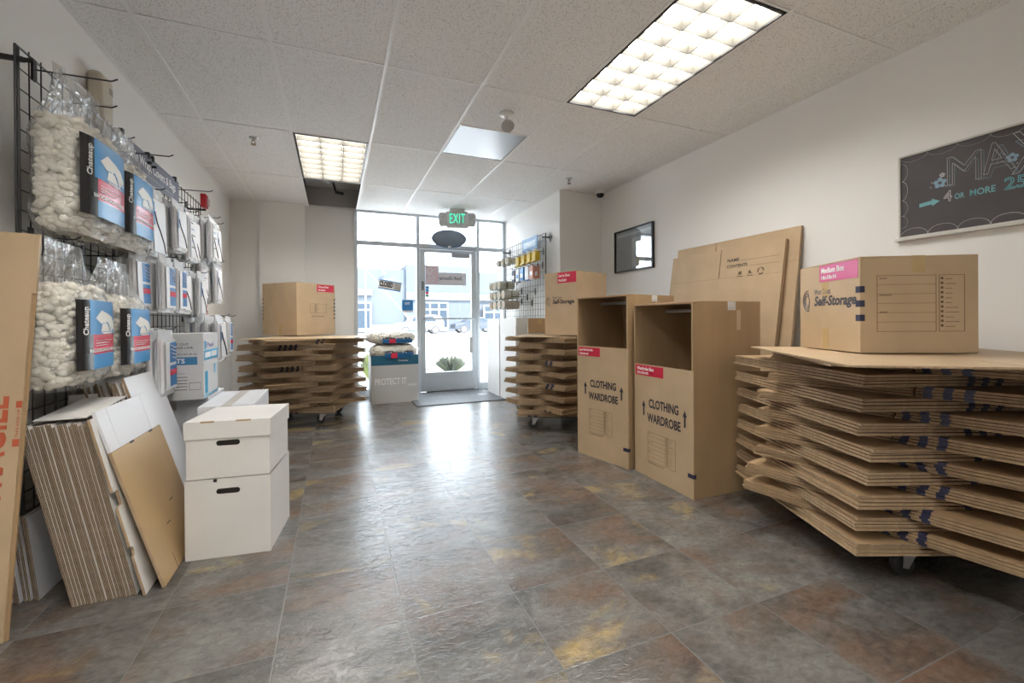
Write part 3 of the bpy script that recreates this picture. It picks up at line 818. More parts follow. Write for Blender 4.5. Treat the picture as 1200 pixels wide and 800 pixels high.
# wardrobe boxes
def wardrobe(label, x, y, rz, w, dd, h, cut, l1, l2, tx, dark_form=True, small=1.):
    # local: front faces -x; y from 0 (viewer's right end) to w; x from 0 to dd
    t = thing('wardrobe_box', label, 'wardrobe box', (x, y, 0), rz)
    th = .006
    MB().box((0, 0, 0), (th, w, cut)).box((.0005, .001, 0), (dd, w - .001, .006)).build('front_panel', kraft2, t, bevel=.0015)  # front board paler than the sides: its brighter light is in the colour
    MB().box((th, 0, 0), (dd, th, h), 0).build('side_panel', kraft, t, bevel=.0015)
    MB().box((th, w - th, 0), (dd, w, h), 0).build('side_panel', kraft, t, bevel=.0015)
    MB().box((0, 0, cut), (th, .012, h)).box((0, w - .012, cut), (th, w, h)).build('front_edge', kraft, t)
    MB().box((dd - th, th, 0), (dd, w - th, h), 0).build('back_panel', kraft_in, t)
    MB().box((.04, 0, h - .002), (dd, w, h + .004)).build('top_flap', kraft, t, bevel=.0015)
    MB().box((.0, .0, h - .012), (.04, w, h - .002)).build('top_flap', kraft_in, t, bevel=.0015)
    k = MB().box((dd * .50, -.006, h - .04), (dd * .50 + .045, w + .006, h - .036)).box((dd * .50, -.0015, h - .042), (dd * .50 + .045, -.0005, h + .003))
    k.tube([(dd * .5 + .005, .01, h - .05), (dd * .5 + .005, w - .01, h - .05)], .008, 8)
    k.build('hanger_bar', M('galvanised_bar', (.62, .62, .64), .4, .5), t)
    MB().box((dd * .50, -.003, h - .05), (dd * .50 + .06, -.0005, h - .0)).build('bar_tab', white_pl, t)
    kk = MB(); kk.box((dd * .63, -.0022, h - .17), (dd * .69, -.0005, h - .05)); kk.build('slot_tab', M('kraft_tab_pale', (.55, .42, .29), .5), t, bevel=.001)
    T = faceM((0, w, 0), (0, -1, 0))   # seen from the front, left edge = far end
    size_label(off(T, .015, cut - .075), tx[0], .068, t, l1, l2)
    cx_ = w * .53
    text('lettering', 'CLOTHING', off(T, cx_, tx[1] + .075), .060 * small, tx[5], t, width=.275 * small, align='C', bold=.03)
    text('lettering', 'WARDROBE', off(T, cx_, tx[1] - .02), .060 * small, tx[5], t, width=.31 * small, align='C', bold=.03)
    arrow(off(T, cx_ - .19 * small, tx[1] + .015), .10 * small, .035, t, tx[5]); arrow(off(T, cx_ + .19 * small, tx[1] + .015), .10 * small, .035, t, tx[5])
    lines_form(off(T, tx[2], tx[3]), tx[4], .19 * small, t, ink_soft, .0016, 7, .66)
    text('lettering', 'WARDROBE 24 IN CF', off(T, tx[2], tx[3] - .016), .008, ink, t, width=tx[4] * .6)
    MB().box((w - .045, .12, .0003), (w + .0, .145, .0012), 0, T).box((-.0, .12, .0003), (.02, .145, .0012), 0, faceM((0, 0, 0), (1, 0, 0))).build('printed_bar', navy, t)
    return t
wardrobe('brown wardrobe box with open front and bold black lettering, nearer of the pair', 1.921, 1.94, math.radians(-1.2), .548, .535, 1.152, .748, 'Wardrobe Box', '20x20x45', (.28, .39, .14, .115, .26, ink))
wardrobe('larger brown wardrobe box with open front, farther of the pair', 1.896, 2.512, math.radians(12.5), .51, .53, 1.225, .845, 'Large Wardrobe Box', '24x20x45', (.23, .46, .13, .19, .23, ink), small=.95)

# tall flat cartons leaning on the right wall
def leaning(label, y0, y1, xt, zt_, xb, thick, plies, slots, txt=False):
    H = math.hypot(zt_, xt - xb); ang = math.atan2(xt - xb, zt_)
    t = thing('flat_carton', label, 'flattened carton', (xb, y0, 0), 0, 'flattened cartons leaning on the right wall', ry=ang)
    w = y1 - y0
    for k in range(plies):
        b = MB()
        a = k * thick / plies; e = (k + 1) * thick / plies - .001
        pts = [(0, 0), (w, 0), (w, H), (w * slots + .004, H), (w * slots + .004, H - .24), (w * slots - .004, H - .24), (w * slots - .004, H), (0, H)]
        b.prism(pts, a, e, 0, Matrix(((0, 0, 1, 0), (1, 0, 0, 0), (0, 1, 0, 0), (0, 0, 0, 1))), side=1)
        p = b.build('board', [kraft2, flute_l], t)
    T = faceM((0, w, 0), (0, -1, 0))
    c_ = MB().box((0, H - .245, -.0002), (w, H - .243, .0008), 0, T); c_.box((0, .85, -.0002), (w, .852, .0008), 0, T)
    c_.build('crease', kraft_in, t)
    if txt:
        x0 = w * .52
        text('lettering', 'NAME', off(T, x0 + .05, H - .115), .026, ink, t, width=.11, bold=.02)
        text('lettering', 'CONTENTS', off(T, x0 + .05, H - .165), .026, ink, t, width=.19, bold=.02)
        MB().box((x0 + .17, H - .115, 0), (x0 + .50, H - .113, .0008), 0, T).box((x0 + .25, H - .165, 0), (x0 + .50, H - .163, .0008), 0, T).build('printed_lines', ink_soft, t)
        e = MB()
        for q in range(3):
            cx_ = x0 + .18 + q * .09
            if q == 2:
                for s_ in range(3):
                    a0 = s_ * 2 * PI / 3; e.tube([(cx_ + .024 * math.cos(a0 + v * .3), H - .215 + .024 * math.sin(a0 + v * .3), .0008) for v in range(6)], .005, 4, 0, T)
            else:
                e.box((cx_ - .025, H - .245, 0), (cx_ + .025, H - .238, .0008), 0, T)
                e.prism([(cx_ - .012, H - .225), (cx_ + .012, H - .225), (cx_ + .016 * (1 - q), H - .20), (cx_ - .014, H - .205)], 0, .0008, 0, T)
                e.tube([(cx_ - .02, H - .225, .0008), (cx_ + .02, H - .225, .0008)], .002, 4, 0, T)
        e.build('printed_symbols', ink_soft, t)
    return t
leaning('taller flattened brown carton leaning against the right wall at the back', 2.06, 3.24, 3.035, 1.70, 2.80, .020, 2, .62)
leaning('flattened brown carton printed NAME and CONTENTS leaning on the right wall', 2.14, 3.25, 2.985, 1.62, 2.735, .030, 3, .50, True)

# protect-it box with bags
t = thing('open_carton', 'grey white carton with teal top band lettered PROTECT IT before the window', 'box', (.72, 5.975, 0), 0)
w, dd, h = .59, .44, .61; th = .008
gw = M('protect_white', (.60, .60, .59), .5)
b = MB()
b.box((-w / 2, -dd / 2, 0), (w / 2, -dd / 2 + th, h)).box((-w / 2, dd / 2 - th, 0), (w / 2, dd / 2, h)).box((-w / 2, -dd / 2 + th, 0), (-w / 2 + th, dd / 2 - th, h)).box((w / 2 - th, -dd / 2 + th, 0), (w / 2, dd / 2 - th, h)).box((-w / 2 + th, -dd / 2 + th, 0), (w / 2 - th, dd / 2 - th, .4))
b.build('body', gw, t)
T = FR(w, dd)
MB().box((.0, h - .125, .0002), (w, h - .001, .0012), 0, T).build('teal_band', M('band_teal', (.02, .14, .24), .5), t)
text('lettering', 'PROTECT IT', off(T, .04, .235), .085, white_p, t, width=.40, bold=.03)
text('lettering', 'GUARD', off(T, .45, .205), .035, white_p, t, width=.12, bold=.02)
text('lettering', 'Chateaup', off(T, .33, h - .085, .0012), .03, white_p, t, width=.13, bold=.02)
text('lettering', 'PROTECT IT', off(faceM((w / 2, -dd / 2, 0), (0, 1, 0)), .04, .24), .06, white_p, t, width=.3, bold=.02)
def lying_bag(label, x, y, z, w_, dp, hh, seed, lab=True, rz=0.):
    rnd = random.Random(seed)
    t = thing('peanut_bag', label, 'bag of packing peanuts', (x, y, z), rz, 'bags of packing peanuts')
    def P(a, v, g=0.):
        th_ = -PI / 2 + PI * v; ca, sa = math.cos(a), math.sin(a); e = .62
        cz, sz = math.cos(th_), math.sin(th_)
        q = abs(cz) ** .5
        return Vector(((w_ / 2 + g) * q * math.copysign(abs(ca) ** e, ca), (dp / 2 + g) * q * math.copysign(abs(sa) ** e, sa), hh / 2 + (hh / 2 + g) * math.copysign(abs(sz) ** .9, sz)))
    b = MB(); b.grid(lambda u, v: P(u * 2 * PI, v * .98 + .01, -.009), 24, 10, closed_u=True)
    for i in range(420):
        c_ = P(rnd.random() * 2 * PI, rnd.uniform(.08, .95), -.014)
        dr = Vector((rnd.gauss(0, 1), rnd.gauss(0, 1), rnd.gauss(0, .4))).normalized(); sd = dr.cross(Vector((rnd.gauss(0, 1), rnd.gauss(0, 1), rnd.gauss(0, 1)))).normalized()
        b.tube([tuple(c_ + dr * .018 * k + sd * .006 * (1 - k * k)) for k in (-1, -.78, 0, .78, 1)], [.005, .0105, .0115, .0105, .005], 6)
    f = b.build('peanut_fill', foam, t, smooth=True, norm=False); f['kind'] = 'stuff'
    b = MB()
    b.grid(lambda u, v: P(u * 2 * PI, v, .006) + Vector((.004 * math.sin(u * 50 + v * 11), .004 * math.sin(u * 41), .003 * math.sin(u * 33 + v * 17))), 56, 18, closed_u=True)
    for sx in (-1, 1):
        b.grid(lambda u, v: (sx * (w_ / 2 - .01 + u * .05), (v - .5) * dp * .7, hh * .5 + .012 * math.sin(v * 19 + sx) + u * .03), 3, 12)
    b.build('clear_film', plastic, t, smooth=True, norm=False)
    if lab:
        def LP(s_, v): 
            x_ = -w_ * .22 + w_ * .62 * s_; z_ = hh * (.12 + .50 * v)
            k = max(0, 1 - (abs(x_) / (w_ / 2)) ** 3.0) ** (1 / 3.0)
            return Vector((x_, -(dp / 2 + .010) * k * (1 - .25 * max(0, (v - .5))), z_))
        MB().grid(lambda u, v: LP(u, v), 14, 6, mfn=lambda i, j: (0 if j >= 4 else (1 if 3 <= i < 6 else 2))).build('printed_label', [lab_blk, lab_red, M('bag_navy', (.02, .13, .32), .25)], t, norm=False)['label'] = 'dark blue label with a red patch'
        text('lettering', 'Chateaup', faceM((-.02, -dp / 2 - .011, hh * .46), (1, 0, 0)), .025, white_p, t, width=.12, bold=.02)
    return t
lying_bag('clear bag of packing peanuts lying in the mouth of the PROTECT IT carton', .72, 5.96, .55, .60, .44, .21, 11)
lying_bag('clear bag of packing peanuts on the very top of the PROTECT IT carton pile', .69, 5.97, .745, .62, .44, .17, 12, True, .05)

# tall white cartons by the door
for y0, y1, lab in ((5.57, 6.08, 'tall plain white carton beside the door, closer to the window'), (4.98, 5.55, 'tall plain white carton under the tape display, farther from the window')):
    t = thing('tall_carton', lab, 'box', (2.27, (y0 + y1) / 2, 0), 0, 'tall white cartons by the door')
    MB().box((-.185, -(y1 - y0) / 2, 0), (.185, (y1 - y0) / 2, 1.068)).build('body', white_b, t, bevel=.003)
    MB().box((-.185, -(y1 - y0) / 2, 1.068), (0, (y1 - y0) / 2, 1.073)).box((.002, -(y1 - y0) / 2, 1.068), (.185, (y1 - y0) / 2, 1.073)).build('flap', white_b, t)
    MB().box((-.1862, -(y1 - y0) / 2 + .001, .0), (-.1852, -(y1 - y0) / 2 + .012, .98)).build('edge_strip', M('strip_red', (.25, .06, .04), .5), t)
t = carton('small_carton', 'small plain brown carton standing behind the box on the middle cart', 'box', 2.16, 4.48, .905, math.radians(-22), .26, .16, .165, kraft)
t = thing('door_mat', 'grey rubber door mat with pale worn print inside the entrance', 'door mat', (1.50, 5.845, 0))
MB().box((-.57, -.49, 0), (.60, .49, .010)).build('mat_base', M('mat_rubber', (.11, .115, .125), .6, noise=.15, nscale=60), t, bevel=.003)
text('lettering', 'West Coast Self-Storage', faceM((-.30, -.06, .0102), (1, 0, 0), (0, 1, 0)), .07, M('mat_print', (.32, .33, .35), .6), t, width=.6)
e = MB().prism([(.14 * math.cos(a) * .55, .05 * math.sin(a)) for a in [i * PI / 8 for i in range(16)]], .0102, .0112, 0, Matrix.Translation((.42, -.0, 0))); e.build('printed_emblem', M('mat_print', (.32, .33, .35), .6), t)

# ================================================================== right grid with tape
gw_m = M('grid_grey_wire', (.05, .055, .07), .4)
grid_panel(2.42, 4.81, 6.20, .95, 2.12, 'black wire grid with tape rolls on the right hand wall by the window', side=-1, wall=XB, r=.002)
def tape_roll(label, x, y, z, r, wdt, mat, group, axis='X', core=None):
    t = thing('tape_roll', label, 'tape roll', (x, y, z), 0, group)
    R_ = Matrix.Rotation(PI / 2, 4, 'Y') if axis == 'X' else Matrix.Rotation(PI / 2, 4, 'X')
    MB().lathe([(r * .62, -wdt / 2), (r, -wdt / 2), (r, wdt / 2), (r * .62, wdt / 2)], 24, 0, R_).build('tape', mat, t)
    MB().lathe([(r * .56, -wdt / 2 - .001), (r * .62, -wdt / 2 - .001), (r * .62, wdt / 2 + .001), (r * .56, wdt / 2 + .001)], 24, 0, R_).build('core', core or kraft, t)
    return t
clr_tape = M('tan_tape', (.56, .54, .45), .25); yel = M('yellow_tape', (.75, .52, .03), .35); gry_t = M('grey_tape', (.40, .39, .38), .3)
gp = 'clear tape rolls on the right grid'
names = ['leftmost', 'second', 'third', 'fourth']
for k, y in enumerate((5.98, 5.80, 5.62)):
    hook(2.415, y, 1.92, .22, 'hook %s from the window in the top tape row' % ('first', 'second', 'third')[k], 'display hooks on the right grid', -1)
    for q in range(2):
        tape_roll('small tape roll, top row, %s from the window, %s on its hook' % (('first', 'second', 'third')[k], ('outer', 'inner')[q]), 2.24 + q * .075, y, 1.875, .05, .048, clr_tape if k else gry_t, gp)
rows = [(1.54, 3), (1.40, 4), (1.26, 4)]
for ri, (z, n) in enumerate(rows):
    for k in range(n):
        y = 6.05 - k * .17
        hook(2.415, y, z + .05, .30, 'hook %s from the window in tape row %s' % (('first', 'second', 'third', 'fourth')[k], ('two', 'three', 'four')[ri]), 'display hooks on the right grid', -1)
        for q in range(2):
            tape_roll('packing tape roll, %s row, %s from the window, %s on its hook' % (('second', 'third', 'lowest')[ri], ('first', 'second', 'third', 'fourth')[k], ('outer', 'inner')[q]), 2.18 + q * .12, y, z, .06, .10, (clr_tape, clr_tape, M('brown_tape', (.42, .36, .28), .3))[(ri + k) % 3 if ri == 2 else 0], gp)
for k, y in enumerate((5.38, 5.20, 5.02, 4.86)):
    hook(2.415, y, 1.90, .22, 'hook of the %s yellow tape dispenser' % ('first', 'second', 'third', 'last')[k], 'display hooks on the right grid', -1)
    t = thing('tape_dispenser', 'yellow tape dispenser, %s from the window in the upper row' % ('first', 'second', 'third', 'last')[k], 'tape dispenser', (2.30, y, 1.84), 0, 'yellow tape dispensers')
    MB().lathe([(.03, -.028), (.052, -.028), (.052, .028), (.03, .028)], 20, 0, Matrix.Rotation(PI / 2, 4, 'Y')).build('roll', yel, t)
    MB().prism([(-.06, -.06), (.075, -.075), (.07, -.05), (-.02, -.03), (-.05, .05), (-.065, .05)], -.032, .032, 0, Matrix(((0, 0, 1, 0), (1, 0, 0, 0), (0, 1, 0, 0), (0, 0, 0, 1)))).build('handle_frame', yel, t, bevel=.003)
    MB().box((-.034, -.01, .055), (.034, .03, .075)).build('card', white_p, t)
t = thing('grid_sign', 'blue and white sign card hooked at the top of the right grid', 'sign', (2.395, 5.00, 1.965))
MB().box((-.004, 0, 0), (0, .48, .17)).build('card', M('sign_blue', (.05, .20, .42), .4), t)
MB().box((-.006, .05, .04), (-.0045, .43, .12)).build('printed_panel', M('sign_pale_blue', (.45, .60, .75), .4), t)
text('lettering', 'Tape', faceM((-.0065, .34, .06), (0, -1, 0)), .04, white_p, t, width=.2, bold=.02)
cols = [navy, white_pl, blue_l, white_pl, M('orange_card', (.55, .20, .10), .4)]
for k, y in enumerate((5.46, 5.32, 5.18, 5.02, 4.88)):
    hook(2.415, y, 1.735, .20, 'hook of the %s card pack in the middle row' % ('first', 'second', 'third', 'fourth', 'fifth')[k], 'display hooks on the right grid', -1)
    for q in range(2):
        t = thing('card_pack', '%s coloured card pack hanging on the right grid, %s of its hook' % (('dark navy', 'white', 'blue', 'second white', 'orange')[k], ('front', 'back')[q]), 'hanging pack', (2.26 + q * .07, y, 1.73), 0, 'card packs on the right grid')
        MB().box((-.012, -.055, -.17), (.012, .055, -.01)).build('card', cols[k], t, bevel=.003)
        MB().box((-.0135, -.035, -.13), (-.0122, .035, -.08)).build('printed_panel', white_p if k != 1 else blue_l, t)
for k, (y, z) in enumerate(((5.35, 1.36), (5.20, 1.28), (5.10, 1.42))):
    hook(2.415, y, z, .24, 'empty wire hook low on the right grid, %s from the window' % ('first', 'second', 'third')[k], 'display hooks on the right grid', -1)

# ================================================================== picture and chalkboard on the right wall
t = thing('framed_picture', 'black framed poster behind glass on the right wall', 'picture', (XR, 4.265, 1.585))
w, h = .66, .475
T = faceM((0, 0, 0), (0, -1, 0)); fw = .016
b = MB()
for a, c_ in (((0, 0), (w, fw)), ((0, h - fw), (w, h)), ((0, fw), (fw, h - fw)), ((w - fw, fw), (w, h - fw))): b.box((a[0], a[1], .001), (c_[0], c_[1], .03), 0, T)
b.build('frame', M('frame_black', (.012, .012, .016), .3), t)
p = MB().box((fw, fw, .002), (w - fw, h - fw, .008), 0, T); p.build('backing', M('poster_grey', (.30, .33, .37), .5), t)
b = MB()
b.box((.03, .40, .008), (w - .03, .43, .0085), 1, T)
for (x0, y0, x1, y1, mi) in ((.10, .33, .28, .37, 0), (.08, .29, .30, .315, 2), (.30, .05, .52, .36, 1), (.06, .05, .22, .24, 2), (.34, .14, .50, .16, 2), (.54, .04, .62, .38, 2)):
    b.box((x0, y0, .0082), (x1, y1, .0095), mi, T)
b.build('poster_print', [M('poster_lilac', (.30, .26, .34), .5), M('poster_pale', (.62, .68, .72), .5), M('poster_slate', (.22, .26, .30), .5)], t)
MB().box((fw, fw, .020), (w - fw, h - fw, .023), 0, T).build('glass', glass, t)

t = thing('chalkboard', 'long chalkboard with white frame and chalk lettering MAX on the right wall', 'chalkboard', (XR, 1.50, 1.505))
w, h = 1.22, .475
slate = M('chalkboard_slate', (.070, .062, .066), .55, noise=.15, nscale=5)
MB().box((0, 0, .001), (w, h, .010), 0, T).build('board', slate, t)
b = MB(); fw = .010
for a, c_ in (((0, 0), (w, fw)), ((0, h - fw), (w, h)), ((0, fw), (fw, h - fw)), ((w - fw, fw), (w, h - fw))): b.box((a[0], a[1], .002), (c_[0], c_[1], .020), 0, T)
b.box((-.012, -.014, .002), (w, .002, .034), 0, T)
b.build('frame', M('frame_offwhite', (.62, .60, .56), .4), t, bevel=.002)
chalk = M('white_chalk', (.60, .58, .60), .9); cblue = M('blue_chalk', (.22, .50, .56), .9); cb2 = M('pale_blue_chalk', (.30, .44, .56), .9)
b = MB()
for i in range(9):
    cx_ = .07 + .125 * i
    b.tube([(cx_ + .062 * math.cos(a), .013 + .040 * math.sin(a), .0108) for a in [PI * k / 10 for k in range(11)]], .0011, 4, 0, T)
    b.tube([(cx_ + .062 * math.cos(a), h - .013 - .030 * math.sin(a), .0108) for a in [PI * k / 10 for k in range(11)]], .0007, 4, 0, T)
for i, (y0, y1) in enumerate(((.06, .13), (.13, .22), (.22, .33), (.33, .43))):
    b.tube([(.013 + .028 * math.sin(a), (y0 + y1) / 2 + (y1 - y0) / 2 * math.cos(a), .0108) for a in [PI * k / 10 for k in range(11)]], .0011, 4, 0, T)
b.build('chalk_border', chalk, t)
text('chalk_lettering', 'M', off(T, .215, .25), .15, chalk, t, width=.135, outline=.006, lift=.011)
text('chalk_lettering', 'A', off(T, .355, .265), .15, chalk, t, width=.115, outline=.006, lift=.011, shear=-.15)
text('chalk_lettering', 'X', off(T, .455, .235), .20, chalk, t, width=.14, outline=.006, lift=.011)
for s_, x, wd in (('M', .224, .135), ('A', .363, .115), ('X', .463, .14)): text('chalk_shadow', s_, off(T, x, .244), .15, cb2, t, width=wd, outline=.004, lift=.010)
text('chalk_lettering', '4', off(T, .20, .165), .060, chalk, t, width=.035, outline=.03, lift=.011)
text('chalk_lettering', 'OR', off(T, .245, .17), .030, cblue, t, width=.04, bold=.02, lift=.010)
text('chalk_lettering', 'MORE', off(T, .305, .17), .034, cblue, t, width=.095, bold=.02, lift=.010)
text('chalk_lettering', '25% OFF', off(T, .43, .165), .062, cblue, t, width=.30, outline=.03, lift=.011)
MB().prism([(.095, .162), (.15, .168), (.152, .158), (.185, .178), (.150, .198), (.150, .188), (.095, .182)], .0102, .0112, 0, T).build('chalk_arrow', cblue, t)
b = MB()
for (fx, fy, rr, mi) in ((.185, .275, .030, 0), (.195, .315, .013, 1), (.458, .318, .024, 0)):
    for k in range(5):
        a = 2 * PI * k / 5 + .3
        b.prism([(fx + rr * .6 * math.cos(a) + rr * .38 * math.cos(q * PI / 4), fy + rr * .6 * math.sin(a) + rr * .38 * math.sin(q * PI / 4)) for q in range(8)], .0102, .0110 + .0001 * k, mi, T)
for (fx, fy) in ((.15, .285), (.21, .25), (.145, .26), (.43, .345), (.475, .285), (.425, .31)): b.prism([(fx + .003 * math.cos(q), fy + .003 * math.sin(q)) for q in range(6)], .0102, .011, 1, T)
b.build('chalk_flowers', [cb2, chalk], t)

# ================================================================== carts of flattened boxes
def sheet_mesh(name, w, dd, t, top, side, marks=()):
    b = MB(); g = min(.0034, t * .28)
    for k in range(2):
        z0 = (g / 2, t / 2 + .0004)[k]; z1 = (t / 2 - .0004, t - g / 2)[k]
        sx = w * .5; a = .004; q = dd * .22
        pts = [(-w / 2, -dd / 2), (-a, -dd / 2), (-a, -dd / 2 + q), (a, -dd / 2 + q), (a, -dd / 2), (w / 2, -dd / 2),
               (w / 2, dd / 2), (a, dd / 2), (a, dd / 2 - q), (-a, dd / 2 - q), (-a, dd / 2), (-w / 2, dd / 2)]
        b.prism(pts, z0, z1, 0, None, side=1)
    for (x0, x1) in marks:
        b.box((x0 - w / 2, -dd / 2 - .0008, .0004), (x1 - w / 2, -dd / 2 + .03, t + .0001), 2)
    o = b.build(name, [top, side, navy]); return o

def cart_stack(where, cx_, cy_, rotA, cB, rotB, n, z0, tA, kA, tB, kB, wA, dA, wB, dB, marksA, marksB, seed, topspec, jit=.010, shear=(0, 0), markA=range(9), markB=range(9)):
    rnd = random.Random(seed)
    tA1 = tA / kA; tB1 = tB / kB
    A = sheet_mesh('flattened_box', wA, dA, tA1, kraft, flute_l, marksA)
    Bm = sheet_mesh('flattened_box', wB, dB, tB1, kraft, flute, marksB)
    plain = {}
    for P_, (w_, d_, t_, sd_) in ((A, (wA, dA, tA1, flute_l)), (Bm, (wB, dB, tB1, flute))):
        q = sheet_mesh('flattened_box', w_, d_, t_, kraft, sd_); plain[P_] = q.data; bpy.data.objects.remove(q)
    firstA = firstB = True
    z = z0
    words = ['lowest', 'second lowest', 'third from the bottom', 'fourth from the bottom', 'fifth from the bottom', 'sixth from the bottom', 'seventh from the bottom', 'eighth from the bottom']
    for i in range(n):
        for (P, k_, t1, c_, rot, nm) in ((A, kA, tA1, (cx_, cy_), rotA, 'straight'), (Bm, kB, tB1, cB, rotB, 'crosswise')):
            jx, jy, jr = rnd.gauss(0, jit * .8), rnd.gauss(0, jit * .8), rnd.gauss(0, .018)
            for s_ in range(k_):
                first = (firstA if P is A else firstB)
                o = P if first else P.copy()
                if not first: COL.objects.link(o)
                if not first and i not in (markA if P is A else markB): o.data = plain[P]
                if P is A: firstA = False
                else: firstB = False
                fan = (s_ / max(1, k_ - 1) - .5) * .010
                sr = (shear[0] * (i / (n - 1) - .5), shear[1] * (i / (n - 1) - .5)) if P is Bm else (0, 0)
                o.location = (c_[0] + jx + sr[0] + rnd.gauss(0, .0035) + fan, c_[1] + jy + sr[1] + rnd.gauss(0, .0035), z)
                o.rotation_euler = (0, 0, rot + jr + rnd.gauss(0, .003))
                tag(o, 'flattened brown box in the %s bundle laid %s on the %s' % (words[i], nm, where), 'flattened box', 'flattened boxes stacked on the ' + where)
                z += t1
    for j, (x, y, rz_, w_, d_) in enumerate(topspec):
        o = sheet_mesh('flattened_box', w_, d_, .009, kraft2, flute_l)
        o.location = (x, y, z); o.rotation_euler = (0, 0, rz_); z += .009
        tag(o, 'large flattened box lying %s the pile on the %s' % (('second from the top of', 'topmost on')[1 if j == len(topspec) - 1 else 0], where), 'flattened box', 'flattened boxes stacked on the ' + where)
    return z

def dolly(label, pts, z1, cx_, cy_, rz, w, dd):
    t = thing('dolly', label, 'dolly', (cx_, cy_, 0), rz)
    MB().box((-w / 2, -dd / 2, z1 - .028), (w / 2, dd / 2, z1)).build('deck', M('dolly_deck', (.06, .055, .05), .7), t, bevel=.003)
    for (sx, sy_) in ((-1, -1), (1, -1), (1, 1), (-1, 1)):
        x, y = sx * (w / 2 - .05), sy_ * (dd / 2 - .05); hh = z1 - .028
        c_ = MB().box((x - .045, y - .04, hh - .004), (x + .045, y + .04, hh))
        r = .045
        for q in (-1, 1):
            c_.prism([(x - .03, hh), (x + .03, hh), (x - .012, r - .012), (x - .034, r - .008)], y + q * .020 - .0015, y + q * .020 + .0015, 0, Matrix(((1, 0, 0, 0), (0, 0, 1, 0), (0, 1, 0, 0), (0, 0, 0, 1))))
        f = c_.build('caster', chrome, t)
        MB().lathe([(.006, -.014), (r - .004, -.014), (r, -.010), (r, .010), (r - .004, .014), (.006, .014)], 20, 0, Matrix.Translation((x - .022, y, r)) @ Matrix.Rotation(PI / 2, 4, 'X')).build('wheel', M('wheel_black', (.03, .03, .032), .4), f)
    return t
D = math.radians
# right cart
ca = cw(1.78, 2.11); cbb = cw(1.892, 1.985)
zt_r = cart_stack('right cart', ca[0], ca[1], -YAW, cbb, -YAW - D(57.2), 8, .137, .049, 4, .044, 4, .92, .92, 1.07, .91,
           [(.40, .425), (.455, .48), (.51, .535)], [(.56, .585), (.615, .64), (.67, .695)], 21,
           [(2.27, 1.07, D(-38), .95, .95), (2.237, 1.02, D(-34.8), 1.0, 1.0)], shear=(cw(.08, -.07)[0], cw(.08, -.07)[1]))
dx, dy = cw(1.84, 2.10)
dolly('low dolly with swivel casters under the stack on the right', None, .135, dx, dy, -YAW, .56, .74)
# middle cart
ca = cw(.50, 4.48)
ZMt = cart_stack('middle cart', ca[0], ca[1], -YAW - D(4), cw(.50, 4.45), -YAW - D(52), 7, .137, .060, 5, .047, 4, .84, .76, .86, .78,
           [(.10, .13), (.16, .19)], [(.62, .65), (.68, .71)], 33, [(cw(.50, 4.44)[0], cw(.50, 4.44)[1], -YAW - D(10), .86, .84)], markA=(), markB=(2, 4))
dx, dy = cw(.50, 4.46)
dolly('low dolly with black casters under the middle stack by the wardrobe boxes', None, .135, dx, dy, -YAW - D(4), .62, .56)
# left cart
ca = cw(-2.27, 4.76)
ZLt = cart_stack('left cart', ca[0], ca[1], -YAW + D(3), cw(-2.22, 4.72), -YAW + D(38), 7, .137, .060, 5, .045, 4, .92, .90, .96, .88,
           [(.40, .42), (.45, .47), (.50, .52), (.55, .57)], [(.45, .47), (.50, .52)], 45, [(cw(-2.22, 4.80)[0], cw(-2.22, 4.80)[1], -YAW + D(8), 1.08, .90)], markA=(6, 4), markB=(6,))
dx, dy = cw(-2.25, 4.75)
dolly('low dolly under the stack of flattened boxes on the left', None, .135, dx, dy, -YAW + D(3), .66, .62)

# ================================================================== left foreground: tall carton, white stacks
t = thing('mirror_carton', 'tall flat brown carton printed FRAGILE in red leaning at the left edge', 'flattened carton', (-1.183, 1.965, .007), 0, rx=-.075, ry=.034)
MB().box((0, -.008, 0), (.165, 0, 1.37)).build('board', [kraft2, flute_l], t, bevel=.001)
MB().box((0, .0005, 0), (.173, .009, 1.37)).build('board', [kraft, flute_l], t, bevel=.001)
MB().box((.165, -.008, 1.16), (.175, 0, 1.37), 0).build('flap', kraft2, t, bevel=.001)
redp = M('faded_red_print', (.50, .10, .04), .6)
T = faceM((0, -.0085, 0), (1, 0, 0))
def vert(T, x, y): return off(T, x, y) @ Matrix.Rotation(PI / 2, 4, 'Z')
text('lettering', 'FRAGILE', vert(T, .132, .46), .080, redp, t, width=.345, bold=.02)
for a, e, g_ in ((.150, .765, .788), (.148, .635, .660)): MB().box((a, e, .0004), (.165, g_, .001), 0, T).build('printed_bar', redp, t)
text('lettering', 'THIS SIDE UP', vert(T, .161, .665), .007, redp, t, width=.095)

